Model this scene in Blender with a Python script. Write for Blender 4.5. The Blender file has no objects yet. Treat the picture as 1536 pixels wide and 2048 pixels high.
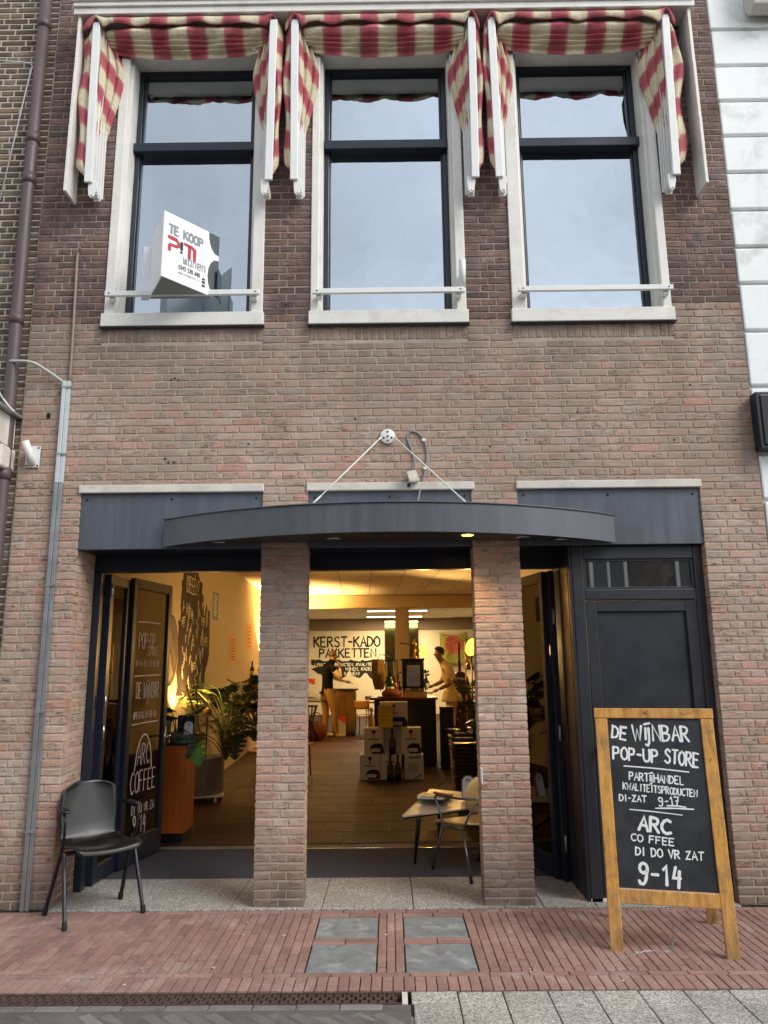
import bpy, math, random
from mathutils import Vector, Matrix
R = math.radians
RNG = random.Random(7)
sc = bpy.context.scene
C = sc.collection

# ---------------------------------------------------------------- camera
CAM_Y, CAM_H, FPX = -5.5306, 1.6, 1501.8
RIGHT = Vector((0.99992926, 0.00791556, -0.00887797))
DOWN = Vector((-0.01029281, 0.20178060, -0.97937666))
FWD = Vector((-0.00596091, 0.97939876, 0.20184780))
EYE = Vector((0, CAM_Y, CAM_H))
cam_d = bpy.data.cameras.new('camera')
cam = bpy.data.objects.new('camera', cam_d); C.objects.link(cam)
cam.matrix_world = Matrix(((RIGHT.x, -DOWN.x, -FWD.x, 0), (RIGHT.y, -DOWN.y, -FWD.y, CAM_Y),
                           (RIGHT.z, -DOWN.z, -FWD.z, CAM_H), (0, 0, 0, 1)))
cam_d.sensor_fit = 'VERTICAL'; cam_d.sensor_height = 36.0
cam_d.lens = 36.0 * FPX / 2048.0
cam_d.clip_start = 0.05; cam_d.clip_end = 500
sc.camera = cam

# ---------------------------------------------------------------- sky, sun, exposure
SUN_EL, SUN_AZ = 42.0, 126.0       # high behind the viewer, overcast
w = bpy.data.worlds.new('World'); sc.world = w; w.use_nodes = True
nt = w.node_tree; nt.nodes.clear()
sky = nt.nodes.new('ShaderNodeTexSky'); sky.sky_type = 'NISHITA'; sky.sun_disc = False
sky.sun_elevation = R(SUN_EL); sky.sun_rotation = R(SUN_AZ)
sky.air_density = 1.0; sky.dust_density = 0.2; sky.ozone_density = 1.0
hs = nt.nodes.new('ShaderNodeHueSaturation'); hs.inputs['Saturation'].default_value = 0.27
bg = nt.nodes.new('ShaderNodeBackground'); bg.inputs['Strength'].default_value = 0.13
wo = nt.nodes.new('ShaderNodeOutputWorld')
_tc = nt.nodes.new('ShaderNodeTexCoord'); _cl = nt.nodes.new('ShaderNodeTexNoise'); _cl.inputs['Scale'].default_value = 2.6; _cl.inputs['Detail'].default_value = 5; _cl.inputs['Roughness'].default_value = .55
_mr = nt.nodes.new('ShaderNodeMapRange'); _mr.inputs[1].default_value = .3; _mr.inputs[2].default_value = .7; _mr.inputs[3].default_value = .72; _mr.inputs[4].default_value = 1.30
nt.links.new(_tc.outputs[0], _cl.inputs['Vector']); nt.links.new(_cl.outputs[0], _mr.inputs[0])      # thin uneven cloud all over the sky
nt.links.new(sky.outputs[0], hs.inputs['Color']); nt.links.new(_mr.outputs[0], hs.inputs['Value']); nt.links.new(hs.outputs[0], bg.inputs[0]); nt.links.new(bg.outputs[0], wo.inputs[0])
sd = bpy.data.lights.new('sun', 'SUN'); sd.energy = 1.5; sd.angle = R(30); sd.color = (1.0, 0.96, 0.90)
sun = bpy.data.objects.new('sun', sd); C.objects.link(sun)
# NISHITA: rotation 0 is +Y, turning clockwise seen from above
_az = R(SUN_AZ); _d = Vector((math.sin(_az) * math.cos(R(SUN_EL)), math.cos(_az) * math.cos(R(SUN_EL)), math.sin(R(SUN_EL))))
sun.rotation_euler = (-_d).to_track_quat('-Z', 'Y').to_euler()
vs = sc.view_settings
sc.display_settings.display_device = 'sRGB'
vs.view_transform = 'Standard'; vs.look = 'None'; vs.gamma = 1.0; vs.use_curve_mapping = False
vs.exposure = 0.86
sc.render.engine = 'CYCLES'
sc.cycles.max_bounces = 8; sc.cycles.diffuse_bounces = 4; sc.cycles.glossy_bounces = 4
sc.cycles.transparent_max_bounces = 12; sc.cycles.sample_clamp_indirect = 4.0
sc.cycles.use_denoising = True

# ---------------------------------------------------------------- measuring: a pixel of the photograph on a known plane
def ray(px, py): return RIGHT * ((px - 768) / FPX) + DOWN * ((py - 1024) / FPX) + FWD
def PY(px, py, y): d = ray(px, py); return EYE + d * ((y - EYE.y) / d.y)
def PZ(px, py, z): d = ray(px, py); return EYE + d * ((z - EYE.z) / d.z)
def PX(px, py, x): d = ray(px, py); return EYE + d * ((x - EYE.x) / d.x)
def proj(p):
    v = Vector(p) - EYE; f = v.dot(FWD)
    return (768 + FPX * v.dot(RIGHT) / f, 1024 + FPX * v.dot(DOWN) / f, f)

# ---------------------------------------------------------------- materials
def S(h):
    h = h.lstrip('#'); o = []
    for i in (0, 2, 4):
        c = int(h[i:i + 2], 16) / 255
        o.append(c / 12.92 if c <= .04045 else ((c + .055) / 1.055) ** 2.4)
    return (*o, 1.0)
class Mat:
    def __init__(s, name):
        s.m = bpy.data.materials.new(name); s.m.use_nodes = True; s.t = s.m.node_tree; s.t.nodes.clear()
        s.out = s.t.nodes.new('ShaderNodeOutputMaterial')
    def n(s, typ, ins=None, out=0, **props):
        nd = s.t.nodes.new('ShaderNode' + typ)
        for k, v in props.items(): setattr(nd, k, v)
        for k, v in (ins or {}).items(): s.set(nd, k, v)
        return nd.outputs[out] if out is not None else nd
    def set(s, nd, k, v):
        if isinstance(v, bpy.types.NodeSocket): s.t.links.new(v, nd.inputs[k])
        else: nd.inputs[k].default_value = v
    def ma(s, op, a, b=0.0, c=0.0, clamp=False):
        return s.n('Math', {0: a, 1: b, 2: c}, operation=op, use_clamp=clamp)
    def mix(s, f, a, b, bt='MIX'):
        nd = s.t.nodes.new('ShaderNodeMix'); nd.data_type = 'RGBA'; nd.blend_type = bt
        s.set(nd, 0, f); s.set(nd, 6, a); s.set(nd, 7, b); return nd.outputs[2]
    def ramp(s, f, stops, interp='LINEAR'):
        nd = s.t.nodes.new('ShaderNodeValToRGB'); cr = nd.color_ramp; cr.interpolation = interp
        while len(cr.elements) < len(stops): cr.elements.new(.5)
        for e, (p, c) in zip(cr.elements, stops): e.position = p; e.color = c if len(c) == 4 else (*c, 1)
        s.set(nd, 0, f); return nd.outputs[0]
    def mr(s, v, a, b, c=0.0, d=1.0):
        return s.n('MapRange', {0: v, 1: a, 2: b, 3: c, 4: d})
    def noise(s, vec, scale, detail=3, rough=.55, dist=0.0, out=0):
        i = {'Scale': scale, 'Detail': detail, 'Roughness': rough, 'Distortion': dist}
        if vec is not None: i['Vector'] = vec
        return s.n('TexNoise', i, out=out)
    def pos(s): return s.n('NewGeometry', out=0)
    def obj(s): return s.n('TexCoord', out=3)
    def scl(s, v, sx, sy, sz): return s.n('Mapping', {0: v, 3: (sx, sy, sz)})
    def bsdf(s, **k):
        nd = s.t.nodes.new('ShaderNodeBsdfPrincipled')
        for a, v in k.items(): s.set(nd, {'col': 'Base Color', 'rough': 'Roughness', 'metal': 'Metallic', 'nor': 'Normal', 'spec': 'Specular IOR Level',
                                          'ecol': 'Emission Color', 'estr': 'Emission Strength', 'sheen': 'Sheen Weight', 'coat': 'Coat Weight', 'sss': 'Subsurface Weight', 'trans': 'Transmission Weight'}[a], v)
        s.t.links.new(nd.outputs[0], s.out.inputs[0]); return nd
    def bump(s, h, st=.3, dist=.01): return s.n('Bump', {'Strength': st, 'Distance': dist, 'Height': h})
MC = {}
def mk(name, col, rough=.6, metal=0.0, var=.18, vs_=6.0, bump=.15, bs=60.0, dist=.004, spec=.5, dirt=None, coat=0.0):
    """plain painted / worn material: base colour with broad and fine mottling, some relief and uneven gloss"""
    if name in MC: return MC[name]
    m = Mat(name); p = m.obj(); c = S(col) if isinstance(col, str) else (*col, 1)
    n1 = m.noise(p, vs_, 5, .6); n2 = m.noise(p, bs, 3, .6)
    f = m.ma('ADD', m.mr(n1, .25, .75, 1 - var, 1 + var), m.mr(n2, .3, .7, -var * .35, var * .35))
    cc = m.mix(1.0, c, m.n('CombineColor', {0: f, 1: f, 2: f}), 'MULTIPLY')
    if dirt:
        k = m.mr(m.noise(p, vs_ * .7, 6, .7, .4), .52, .72, 0, dirt[1]); cc = m.mix(k, cc, S(dirt[0]))
    m.bsdf(col=cc, rough=m.mr(n1, .2, .8, max(.02, rough - .1), min(1, rough + .1)), metal=metal, spec=spec, coat=coat, nor=m.bump(n2, bump, dist))
    MC[name] = m.m; return m.m
def emis(name, col, st):
    m = Mat(name); m.bsdf(col=S('111111'), ecol=S(col), estr=st); return m.m
def glassmat(name, tint, refl=.08, rough=.0):
    m = Mat(name)
    fr = m.n('Fresnel', {'IOR': 1.45}); f = m.ma('ADD', fr, refl, clamp=True)
    t = m.n('BsdfTransparent', {0: S(tint)}); g = m.n('BsdfGlossy', {0: (1, 1, 1, 1), 'Roughness': rough})
    m.t.links.new(m.n('MixShader', {0: f, 1: t, 2: g}), m.out.inputs[0]); return m.m

# ---------------------------------------------------------------- objects
def prop(o, label=None, cat=None, group=None, kind=None):
    for k, v in (('label', label), ('category', cat), ('group', group), ('kind', kind)):
        if v: o[k] = v
    return o
def thing(name, label, cat, loc=(0, 0, 0), rz=0.0, group=None):
    o = bpy.data.objects.new(name, None); C.objects.link(o); o.empty_display_size = .1
    o.location = loc; o.rotation_euler = (0, 0, rz); return prop(o, label, cat, group)
def link(name, me, parent=None, loc=None, rot=None, scale=None):
    o = bpy.data.objects.new(name, me); C.objects.link(o); o.parent = parent
    if loc is not None: o.location = loc
    if rot is not None: o.rotation_euler = rot
    if scale is not None: o.scale = scale
    return o
def copy_tree(o, parent=None):
    c = o.copy(); C.objects.link(c); c.parent = parent
    for ch in list(o.children): copy_tree(ch, c)
    return c
class MB:
    """collects shapes; build() links them as one mesh object"""
    def __init__(s): s.v = []; s.f = []; s.m = []; s.uv = {}; s.cur = 0
    def add(s, vs, fs, uvs=None):
        b = len(s.v); s.v += [tuple(v) for v in vs]
        for k, f in enumerate(fs):
            if uvs: s.uv[len(s.f)] = [uvs[i] for i in f]
            s.f.append([i + b for i in f]); s.m.append(s.cur)
        return s
    def box(s, x0, x1, y0, y1, z0, z1, mat=None):
        vs = [Vector((x, y, z)) for z in (z0, z1) for y in (y0, y1) for x in (x0, x1)]
        if mat is not None: vs = [mat @ v for v in vs]
        return s.add(vs, [(0, 2, 3, 1), (4, 5, 7, 6), (0, 1, 5, 4), (2, 6, 7, 3), (0, 4, 6, 2), (1, 3, 7, 5)])
    def cbox(s, c, sz, rz=0.0, M=None):
        m = Matrix.Translation(c) @ Matrix.Rotation(rz, 4, 'Z') if M is None else Matrix.Translation(c) @ M
        return s.box(-sz[0] / 2, sz[0] / 2, -sz[1] / 2, sz[1] / 2, -sz[2] / 2, sz[2] / 2, m)
    def bar(s, a, b, w, d, up=(0, 0, 1)):
        a, b = Vector(a), Vector(b); t = (b - a); L = t.length; t.normalize()
        u = Vector(up); 
        if abs(t.dot(u)) > .98: u = Vector((0, 1, 0))
        x = t.cross(u).normalized(); y = x.cross(t)
        M = Matrix(((x.x, y.x, t.x, a.x), (x.y, y.y, t.y, a.y), (x.z, y.z, t.z, a.z), (0, 0, 0, 1)))
        return s.box(-w / 2, w / 2, -d / 2, d / 2, 0, L, M)
    def tube(s, pts, r, n=8, cap=True):
        pts = [Vector(p) for p in pts]; rr = r if isinstance(r, (list, tuple)) else [r] * len(pts)
        rings = []; px = None
        for i, p in enumerate(pts):
            t = (pts[min(i + 1, len(pts) - 1)] - pts[max(i - 1, 0)]).normalized()
            if px is None: px = t.cross(Vector((0, 0, 1)) if abs(t.z) < .9 else Vector((1, 0, 0))).normalized()
            else: px = (px - t * px.dot(t)).normalized()
            py = t.cross(px); rings.append([p + (px * math.cos(k * 2 * math.pi / n) + py * math.sin(k * 2 * math.pi / n)) * rr[i] for k in range(n)])
        vs = [v for q in rings for v in q]; fs = []
        for i in range(len(pts) - 1):
            for k in range(n):
                k2 = (k + 1) % n; fs.append((i * n + k, i * n + k2, (i + 1) * n + k2, (i + 1) * n + k))
        if cap: fs.append(tuple(range(n - 1, -1, -1))); fs.append(tuple((len(pts) - 1) * n + k for k in range(n)))
        return s.add(vs, fs)
    def lathe(s, prof, n=16, c=(0, 0, 0), M=None, cap=True):
        c = Vector(c); vs = []; fs = []
        for r, z in prof:
            for k in range(n):
                a = 2 * math.pi * k / n; v = Vector((r * math.cos(a), r * math.sin(a), z)); vs.append((M @ v if M is not None else v) + c)
        for i in range(len(prof) - 1):
            for k in range(n):
                k2 = (k + 1) % n; fs.append((i * n + k, i * n + k2, (i + 1) * n + k2, (i + 1) * n + k))
        if prof[0][0] > 1e-5 and abs(prof[1][1] - prof[0][1]) > 1e-6: fs.append(tuple(range(n - 1, -1, -1)))
        if cap and prof[-1][0] > 1e-5 and abs(prof[-1][1] - prof[-2][1]) > 1e-6: fs.append(tuple((len(prof) - 1) * n + k for k in range(n)))
        return s.add(vs, fs)
    def prism(s, poly, O, U, V, th):
        """outline in the plane O + U, V, given thickness th along -(U x V)... both faces closed"""
        O, U, V = Vector(O), Vector(U), Vector(V); N = U.cross(V).normalized(); n = len(poly)
        a = [O + U * x + V * y for x, y in poly]; b = [p - N * th for p in a]
        return s.add(a + b, [tuple(range(n)), tuple(range(2 * n - 1, n - 1, -1))] + [(i, n + i, n + (i + 1) % n, (i + 1) % n) for i in range(n)])
    def grid(s, fn, nu, nv, uvf=None, flip=False):
        vs = []; uv = []
        for j in range(nv + 1):
            for i in range(nu + 1):
                u, v = i / nu, j / nv; vs.append(Vector(fn(u, v))); uv.append(uvf(u, v) if uvf else (u, v))
        fs = [(j * (nu + 1) + i, j * (nu + 1) + i + 1, (j + 1) * (nu + 1) + i + 1, (j + 1) * (nu + 1) + i) for j in range(nv) for i in range(nu)]
        if flip: fs = [f[::-1] for f in fs]
        return s.add(vs, fs, uv)
    def sph(s, c, r, n=12, m=8, sq=(1, 1, 1)):
        prof = [(max(1e-6, r * math.sin(math.pi * i / m)), -r * math.cos(math.pi * i / m)) for i in range(m + 1)]
        return s.lathe(prof, n, c, Matrix.Diagonal((*sq, 1)))
    def mesh(s, name, mats, smooth=False):
        me = bpy.data.meshes.new(name); me.from_pydata([tuple(v) for v in s.v], [], s.f)
        for m in (mats if isinstance(mats, (list, tuple)) else [mats]): me.materials.append(m)
        me.polygons.foreach_set('material_index', s.m)
        if s.uv:
            ul = me.uv_layers.new(name='UVMap')
            for fi, us in s.uv.items():
                p = me.polygons[fi]
                for k, li in enumerate(p.loop_indices): ul.data[li].uv = us[k]
        if smooth: me.polygons.foreach_set('use_smooth', [True] * len(me.polygons))
        me.update(); return me
    def build(s, name, mats, parent=None, smooth=False, bevel=None, sub=0, solid=None, seg=2, loc=None, rot=None):
        o = link(name, s.mesh(name, mats, smooth), parent, loc, rot)
        if solid: md = o.modifiers.new('thick', 'SOLIDIFY'); md.thickness = solid; md.offset = 0
        if bevel: md = o.modifiers.new('bevel', 'BEVEL'); md.width = bevel; md.segments = seg; md.limit_method = 'ANGLE'; md.angle_limit = R(40)
        if sub: md = o.modifiers.new('sub', 'SUBSURF'); md.levels = sub; md.render_levels = sub
        return o
def catmull(pts, k=5):
    if len(pts) < 3: return [Vector(p) for p in pts]
    P = [Vector(p) for p in pts]; P = [P[0] * 2 - P[1]] + P + [P[-1] * 2 - P[-2]]; o = []
    for i in range(1, len(P) - 2):
        a, b, c, d = P[i - 1:i + 3]
        for j in range(k):
            t = j / k; o.append(.5 * ((2 * b) + (c - a) * t + (2 * a - 5 * b + 4 * c - d) * t * t + (3 * b - a - 3 * c + d) * t ** 3))
    return o + [P[-2]]
def smoothtube(mb, pts, r, n=8, k=6): return mb.tube(catmull(pts, k), r, n)

# ---------------------------------------------------------------- hand lettering: single strokes, drawn as flat ribbons
GL = {
 'A': '0,0 3,8 6,0|1,3 5,3', 'B': '0,0 0,8|~0,8 4,7.5 4.5,6 3,4.4 0,4.2|~0,4.2 4.5,3.6 5,1.8 3.5,.3 0,0', 'C': '~5.5,7 3.5,8 1,6.5 0,3.8 1,1.2 3,0 5.5,1',
 'D': '0,0 0,8|~0,8 4,7 5.6,4 4,1 0,0', 'E': '5,8 0,8 0,0 5,0|0,4.2 4,4.2', 'F': '5,8 0,8 0,0|0,4.2 4,4.2', 'G': '~5.5,7 3.5,8 1,6.5 0,3.8 1,1.2 3,0 5.5,1.2|5.5,1.2 5.5,3.6 3.5,3.6',
 'H': '0,0 0,8|6,0 6,8|0,4.2 6,4.2', 'I': '2,0 2,8', 'J': '~4,8 4,2 3,.2 1,.4', 'K': '0,0 0,8|5.4,8 0,3.6|1.6,4.6 5.6,0', 'L': '0,8 0,0 4.6,0', 'M': '0,0 .6,8 3.4,2.4 6.2,8 7,0',
 'N': '0,0 0,8 5.5,0 5.5,8', 'O': '~3,8 .6,6.4 0,4 .8,1.4 3,0 5.4,1.4 6,4 5.2,6.6 3,8', 'P': '0,0 0,8|~0,8 4,7.6 5,6 4,4.2 0,3.8', 'R': '0,0 0,8|~0,8 4,7.6 4.8,6 3.6,4.4 0,4|2,4 5.4,0',
 'S': '~5,7 3,8 .8,7 .8,5.2 3,4.1 5,2.8 4.8,.8 2.6,0 .2,1', 'T': '0,8 6,8|3,8 3,0', 'U': '~0,8 0,3 1,.6 3,0 5,.8 5.5,3 5.5,8', 'V': '0,8 2.8,0 5.6,8', 'W': '0,8 1.8,0 3.8,6 5.6,0 7.6,8',
 'X': '0,0 5.5,8|0,8 5.5,0', 'Y': '0,8 2.8,4 5.6,8|2.8,4 2.8,0', 'Z': '.2,7.6 5,8 0,0 5.4,.2', 'Ë': '5,8 0,8 0,0 5,0|0,4.2 4,4.2|1.4,9.6 1.5,9.9|3.6,9.6 3.7,9.9',
 'Ĳ': '.6,.4 .6,6.6|~3.2,6.6 3.2,.2 2.2,-2.6 .4,-2.2|0,8.6 4.2,9.2', '-': '.6,4 4,4', '?': '~.4,6.6 1.6,8 3.8,7.6 4.4,6 2.6,4 2.4,2.4|2.4,.2 2.4,.5', '!': '1.6,8 1.3,2.6|1.2,.2 1.2,.5', '/': '0,-.6 3.6,8.6', ',': '1.2,.6 .6,-1.2', '.': '1,0 1,.4',
 '0': '~2.6,8 .6,6.6 0,4 .6,1.4 2.6,0 4.6,1.4 5.2,4 4.6,6.6 2.6,8', '1': '.8,6.4 2.6,8 2.6,0', '2': '~.3,6.6 2,8 4.4,7.4 4.4,5.4 .2,0|.2,0 5,.2', '3': '~.4,7.4 2.6,8 4.4,6.6 3.6,4.8 1.8,4.3|~1.8,4.3 4.6,3.6 4.6,1.2 2.4,0 .2,.8',
 '4': '2,8 .4,3.4 4.8,3.6|4,6.6 3.6,-.6', '5': '4.6,8 1,8 .6,4.6|~.6,4.6 3,5 4.8,3.4 4.4,1 2.2,0 .2,.8', '6': '~4.4,7.6 1.6,6 .2,3 1,.6 3,0 4.8,1.4 4.4,3.6 2.4,4.2 .4,2.8', '7': '0,8 5,8 1.8,0|1.2,4 4.4,4.2', '8': '~2.6,4.4 .6,6 2.6,8 4.6,6.2 2.6,4.4 .2,2 2.6,0 5,2 2.6,4.4',
 '9': '~4.6,5 2.6,4 .6,5.4 1,7.4 3,8 4.8,6.8 4.6,3 3.4,0 1.4,-.8 .2,.4',
 'w': '0,5 .4,0 2.4,0 2.4,4 2.4,0 4.8,0 4.8,5', 'o': '0,5 4.4,5 4.4,0 0,0 0,5', 'n': '0,0 0,5 3.4,5 4.4,4 4.4,0', 'e': '4.4,0 0,0 0,5 4.4,5 4.4,2.4 .4,2.4', 'p': '0,-2 0,5 4,5 4,0 0,0', 'i': '1,0 1,5', 'm': '0,0 0,5 6,5 6,0|3,5 3,0', 'l': '1,0 1,8', ' ': '',
}
def ribbon(mb, pts, wd, N, lift):
    """flat stroke of width wd along 3-D points, rounded ends, lifted a little along the surface normal N"""
    P = [Vector(p) + N * lift for p in pts]
    if len(P) < 2: return
    h0 = wd / 2; L = []; Rr = []; h = h0
    for i, p in enumerate(P):
        a = (P[i] - P[i - 1]).normalized() if i else None; b = (P[i + 1] - P[i]).normalized() if i < len(P) - 1 else None
        h = h0 * (1 + .16 * math.sin(i * 2.3 + p.x * 90 + p.z * 60)); t = ((a or b) + (b or a))
        if t.length < .3: t = a
        t = t.normalized(); sd_ = N.cross(t).normalized()
        k = 1.0
        if a is not None and b is not None: k = min(1.6, 1 / max(.4, abs(sd_.dot(N.cross(a).normalized()))))
        L.append(p + sd_ * h * k); Rr.append(p - sd_ * h * k)
    t0 = (P[1] - P[0]).normalized(); t1 = (P[-1] - P[-2]).normalized(); s0 = N.cross(t0); s1 = N.cross(t1)
    e0 = [P[0] - t0 * h * .8 + s0 * h * .5, P[0] - t0 * h * .8 - s0 * h * .5]; e1 = [P[-1] + t1 * h * .8 + s1 * h * .5, P[-1] + t1 * h * .8 - s1 * h * .5]
    L = [e0[0]] + L + [e1[0]]; Rr = [e0[1]] + Rr + [e1[1]]; n = len(L)
    mb.add(L + Rr, [(n + i, n + i + 1, i + 1, i) for i in range(n - 1)])
def write(mb, text, O, U, V, h, stroke, adv=1.0, rng=RNG, jit=.25, squash=1.0, base=2e-4, end=None):
    """text along U from O; end: fit the whole line to this length"""
    O, U, V = Vector(O), Vector(U).normalized(), Vector(V).normalized(); N = U.cross(V).normalized(); k = h / 8
    W = lambda ch: {'I': 4, 'i': 2, 'l': 2, 'W': 8, 'w': 6, 'M': 7.4, 'm': 6.6, ' ': 4, '!': 2.6, '.': 2, ',': 2, '/': 4, '1': 4, 'Ĳ': 4.6, '-': 4.6}.get(ch, 5.6)
    tot = sum(W(c_) * squash + 1.9 * adv for c_ in text) - 1.9 * adv
    if end: kx = end / tot
    else: kx = k
    x = 0.0; cnt = 0
    for ch in text:
        dy = rng.uniform(-jit, jit) * .6; sl = rng.uniform(-.03, .03)
        for st in GL.get(ch, '').split('|'):
            if not st: continue
            sm = st[0] == '~'; pts = [tuple(map(float, q.split(','))) for q in st.lstrip('~').split()]
            pts = [(px + rng.uniform(-jit, jit) * .5, py + rng.uniform(-jit, jit) * .5 + dy) for px, py in pts]
            p3 = [O + U * ((x + px * squash + py * sl) * kx) + V * (py * k) for px, py in pts]
            if sm: p3 = catmull(p3, 4)
            ribbon(mb, p3, stroke * rng.uniform(.92, 1.08), N, base + cnt * 1.2e-5); cnt += 1
        x += W(ch) * squash + 1.9 * adv
def line(mb, a, b, U, V, wd, base=2e-4):
    N = Vector(U).cross(Vector(V)).normalized(); a, b = Vector(a), Vector(b); m = (a + b) / 2 + Vector(V) * wd * .3
    ribbon(mb, catmull([a, m, b], 4), wd, N, base)
# ---------------------------------------------------------------- brick, mortar, stone and paint
def brick_mat(name, cols, crease=.6, eff=.5, stain=False, old=False, rough=.88, fine=1.0):
    m = Mat(name); p = m.pos(); at = m.n('Attribute', out=None, attribute_name='bk')
    sp = m.n('SeparateColor', {0: at.outputs[0]}, out=None); tint, seed, sel = sp.outputs[0], sp.outputs[1], sp.outputs[2]
    n = len(cols); c = m.ramp(tint, [((i + .5) / n, S(h)) for i, h in enumerate(cols)])
    big = m.noise(p, 1.1, 4, .6); med = m.noise(p, 9, 4, .6); fin = m.noise(p, 75, 4, .7)
    f = m.ma('MULTIPLY', m.mr(med, .25, .75, .72 if old else .86, 1.28 if old else 1.14), m.mr(fin, .25, .75, 1 - (.32 if old else .18) * fine, 1 + (.32 if old else .18) * fine))
    f = m.ma('MULTIPLY', f, m.mr(big, .3, .7, .92, 1.08))
    c = m.mix(1.0, c, m.n('CombineColor', {0: f, 1: f, 2: f}), 'MULTIPLY')
    # folds left in hand-moulded clay: their shade painted as dark lines on some bricks
    off = m.n('VectorMath', {0: p, 1: m.n('CombineXYZ', {0: m.ma('MULTIPLY', seed, 37.0), 1: 0.0, 2: m.ma('MULTIPLY', seed, 91.0)})}, operation='ADD')
    q = m.n('Mapping', {0: off, 3: (7, 7, 46)})
    cn = m.noise(q, 1.0, 2.5, .5, .7); d = m.ma('ABSOLUTE', m.ma('SUBTRACT', cn, .5))
    cr = m.ma('MULTIPLY', m.mr(d, .004, .026, 1, 0), m.mr(sel, 1 - crease, 1 - crease + .12, 0, 1))
    cr = m.ma('MULTIPLY', cr, m.mr(m.noise(p, 16, 2), .42, .58, 0, 1))
    c = m.mix(m.ma('MULTIPLY', cr, .72), c, S('3a2c27'))
    # salt bloom and lime smears
    e = m.ma('MULTIPLY', m.mr(m.noise(p, 2.1, 5, .65, .6), .53, .72, 0, eff), m.mr(fin, .35, .6, .25, 1))
    c = m.mix(e, c, S('cfc6c0'))
    if old:
        pat = m.mr(m.noise(p, 5.2, 5, .7, .3), .60, .66, 0, .75); c = m.mix(m.mr(m.noise(p, 1.6, 5, .65, .4), .45, .7, 0, .55), c, S('40353a')); c = m.mix(m.ma('MULTIPLY', pat, m.mr(m.n('SeparateXYZ', {0: p}, out=0), 2.3, 2.5, .12, 1)), c, S('8d8379'))
    if stain:
        xyz = m.n('SeparateXYZ', {0: p}, out=None); z = xyz.outputs[2]
        st = m.noise(m.n('Mapping', {0: p, 3: (3.2, 3.2, .55)}), 1.0, 5, .65)
        k = m.ma('MULTIPLY', m.mr(z, 3.2, 4.1, 0, 1), m.mr(st, .34, .6, .10, .85)); c = m.mix(k, c, S('7d7267'))
        k2 = m.ma('MULTIPLY', m.mr(z, .55, .05, 0, 1), m.mr(st, .3, .65, .45, .95)); c = m.mix(k2, c, S('5a5249'))
        rain = m.ma('MULTIPLY', m.mr(m.noise(p, .9, 5, .6, .5), .46, .66, 0, .55), m.mr(z, 2.5, 3.2, .35, 1)); c = m.mix(rain, c, S('85796d'))
    h = m.ma('SUBTRACT', m.ma('ADD', m.ma('MULTIPLY', fin, .5), m.ma('MULTIPLY', med, .6)), m.ma('MULTIPLY', cr, 1.2))
    m.bsdf(col=c, rough=rough, spec=.25, nor=m.bump(h, .75, .006)); return m.m
def mortar_mat(name, col, dark):
    m = Mat(name); p = m.pos(); f = m.noise(p, 90, 4, .7); b = m.noise(p, 3, 5, .65)
    c = m.mix(m.mr(b, .35, .7), S(col), S(dark)); c = m.mix(m.mr(f, .3, .7, 0, .35), c, S(dark))
    m.bsdf(col=c, rough=.95, spec=.15, nor=m.bump(f, .8, .005)); return m.m
BR_NEW = brick_mat('shop_brick', ['ac9484', 'b29786', 'a99282', 'b69c8c', 'b79483', 'a48d7d', 'b88d7c', 'a69485'], .62, .62, True)
BR_OLD = brick_mat('old_purple_brick', ['655751', '74605a', '7c665e', '69584f', '85695f', '5c514c', '776057'], .75, .28, False, True)
BR_LEFT = brick_mat('neighbour_brick', ['5f5449', '6d6052', '746655', '51493f', '665848', '5c4c40', '7d6b57'], .5, .25)
BR_BASE = brick_mat('paver_clay', ['8a6e67', '90726a', '967970', '866a63', '9b7d74', '8f7068', '836962'], .0, .34, fine=1.0)
BR_GREY = brick_mat('paver_grey', ['6d6a69', '787573', '807d7b', '65605e', '736f6c'], .0, .15)
MORT = mortar_mat('lime_mortar', 'bbaea1', '968a7e'); MORT_OLD = mortar_mat('old_mortar', 'bda89e', '6e5d57'); MORT_LEFT = mortar_mat('pale_mortar', 'cfc6ba', 'a79d90')
SAND = mortar_mat('joint_sand', '4a3c38', '2a2421')
WHITE = mk('white_paint', 'dedcd5', .45, var=.06, bs=40, bump=.1, dirt=('a79f92', .35)); WHITE2 = mk('white_bar_paint', 'e2e3e0', .35, var=.04, bump=.05)
NAVY = mk('navy_window_paint', '1d2431', .35, var=.12, bump=.06); BLACK = mk('black_lacquer', '12161f', .4, var=.15, bump=.05)
DOORP = mk('slate_door_paint', '25272e', .45, var=.10, bs=30, bump=.06, dirt=('33363e', .4))
def clad(name, col, light, dark, rough=.42):
    m = Mat(name); p = m.pos(); st = m.noise(m.n('Mapping', {0: p, 3: (9, 9, .9)}), 1.0, 5, .7); cl = m.noise(p, 2.3, 5, .65, .5); fin = m.noise(p, 120, 3, .7)
    c = m.mix(m.mr(st, .45, .72, 0, .55), S(col), S(light)); c = m.mix(m.mr(cl, .5, .72, 0, .5), c, S(dark)); c = m.mix(m.mr(fin, .62, .75, 0, .25), c, S(light))
    m.bsdf(col=c, rough=m.mr(st, .3, .7, rough - .08, rough + .16), nor=m.bump(m.ma('ADD', fin, cl), .06, .004)); return m.m
SLATE = clad('slate_cladding', '4f545e', '6a7079', '444850')
STONE = mk('pale_lintel_stone', 'cfcac0', .8, var=.14, bs=90, bump=.4, dirt=('8c857b', .5))
STEEL = mk('galvanised_steel', 'a4a8aa', .42, .75, .16, bump=.08); CHROME = mk('bright_steel', 'c9ccce', .22, .95, .06, bump=.03)
DARKST = mk('dark_steel', '2b2d30', .38, .7, .15); BLKMET = mk('black_metal', '15161a', .42, .3, .2); RUBBER = mk('black_rubber', '101012', .8)

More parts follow.
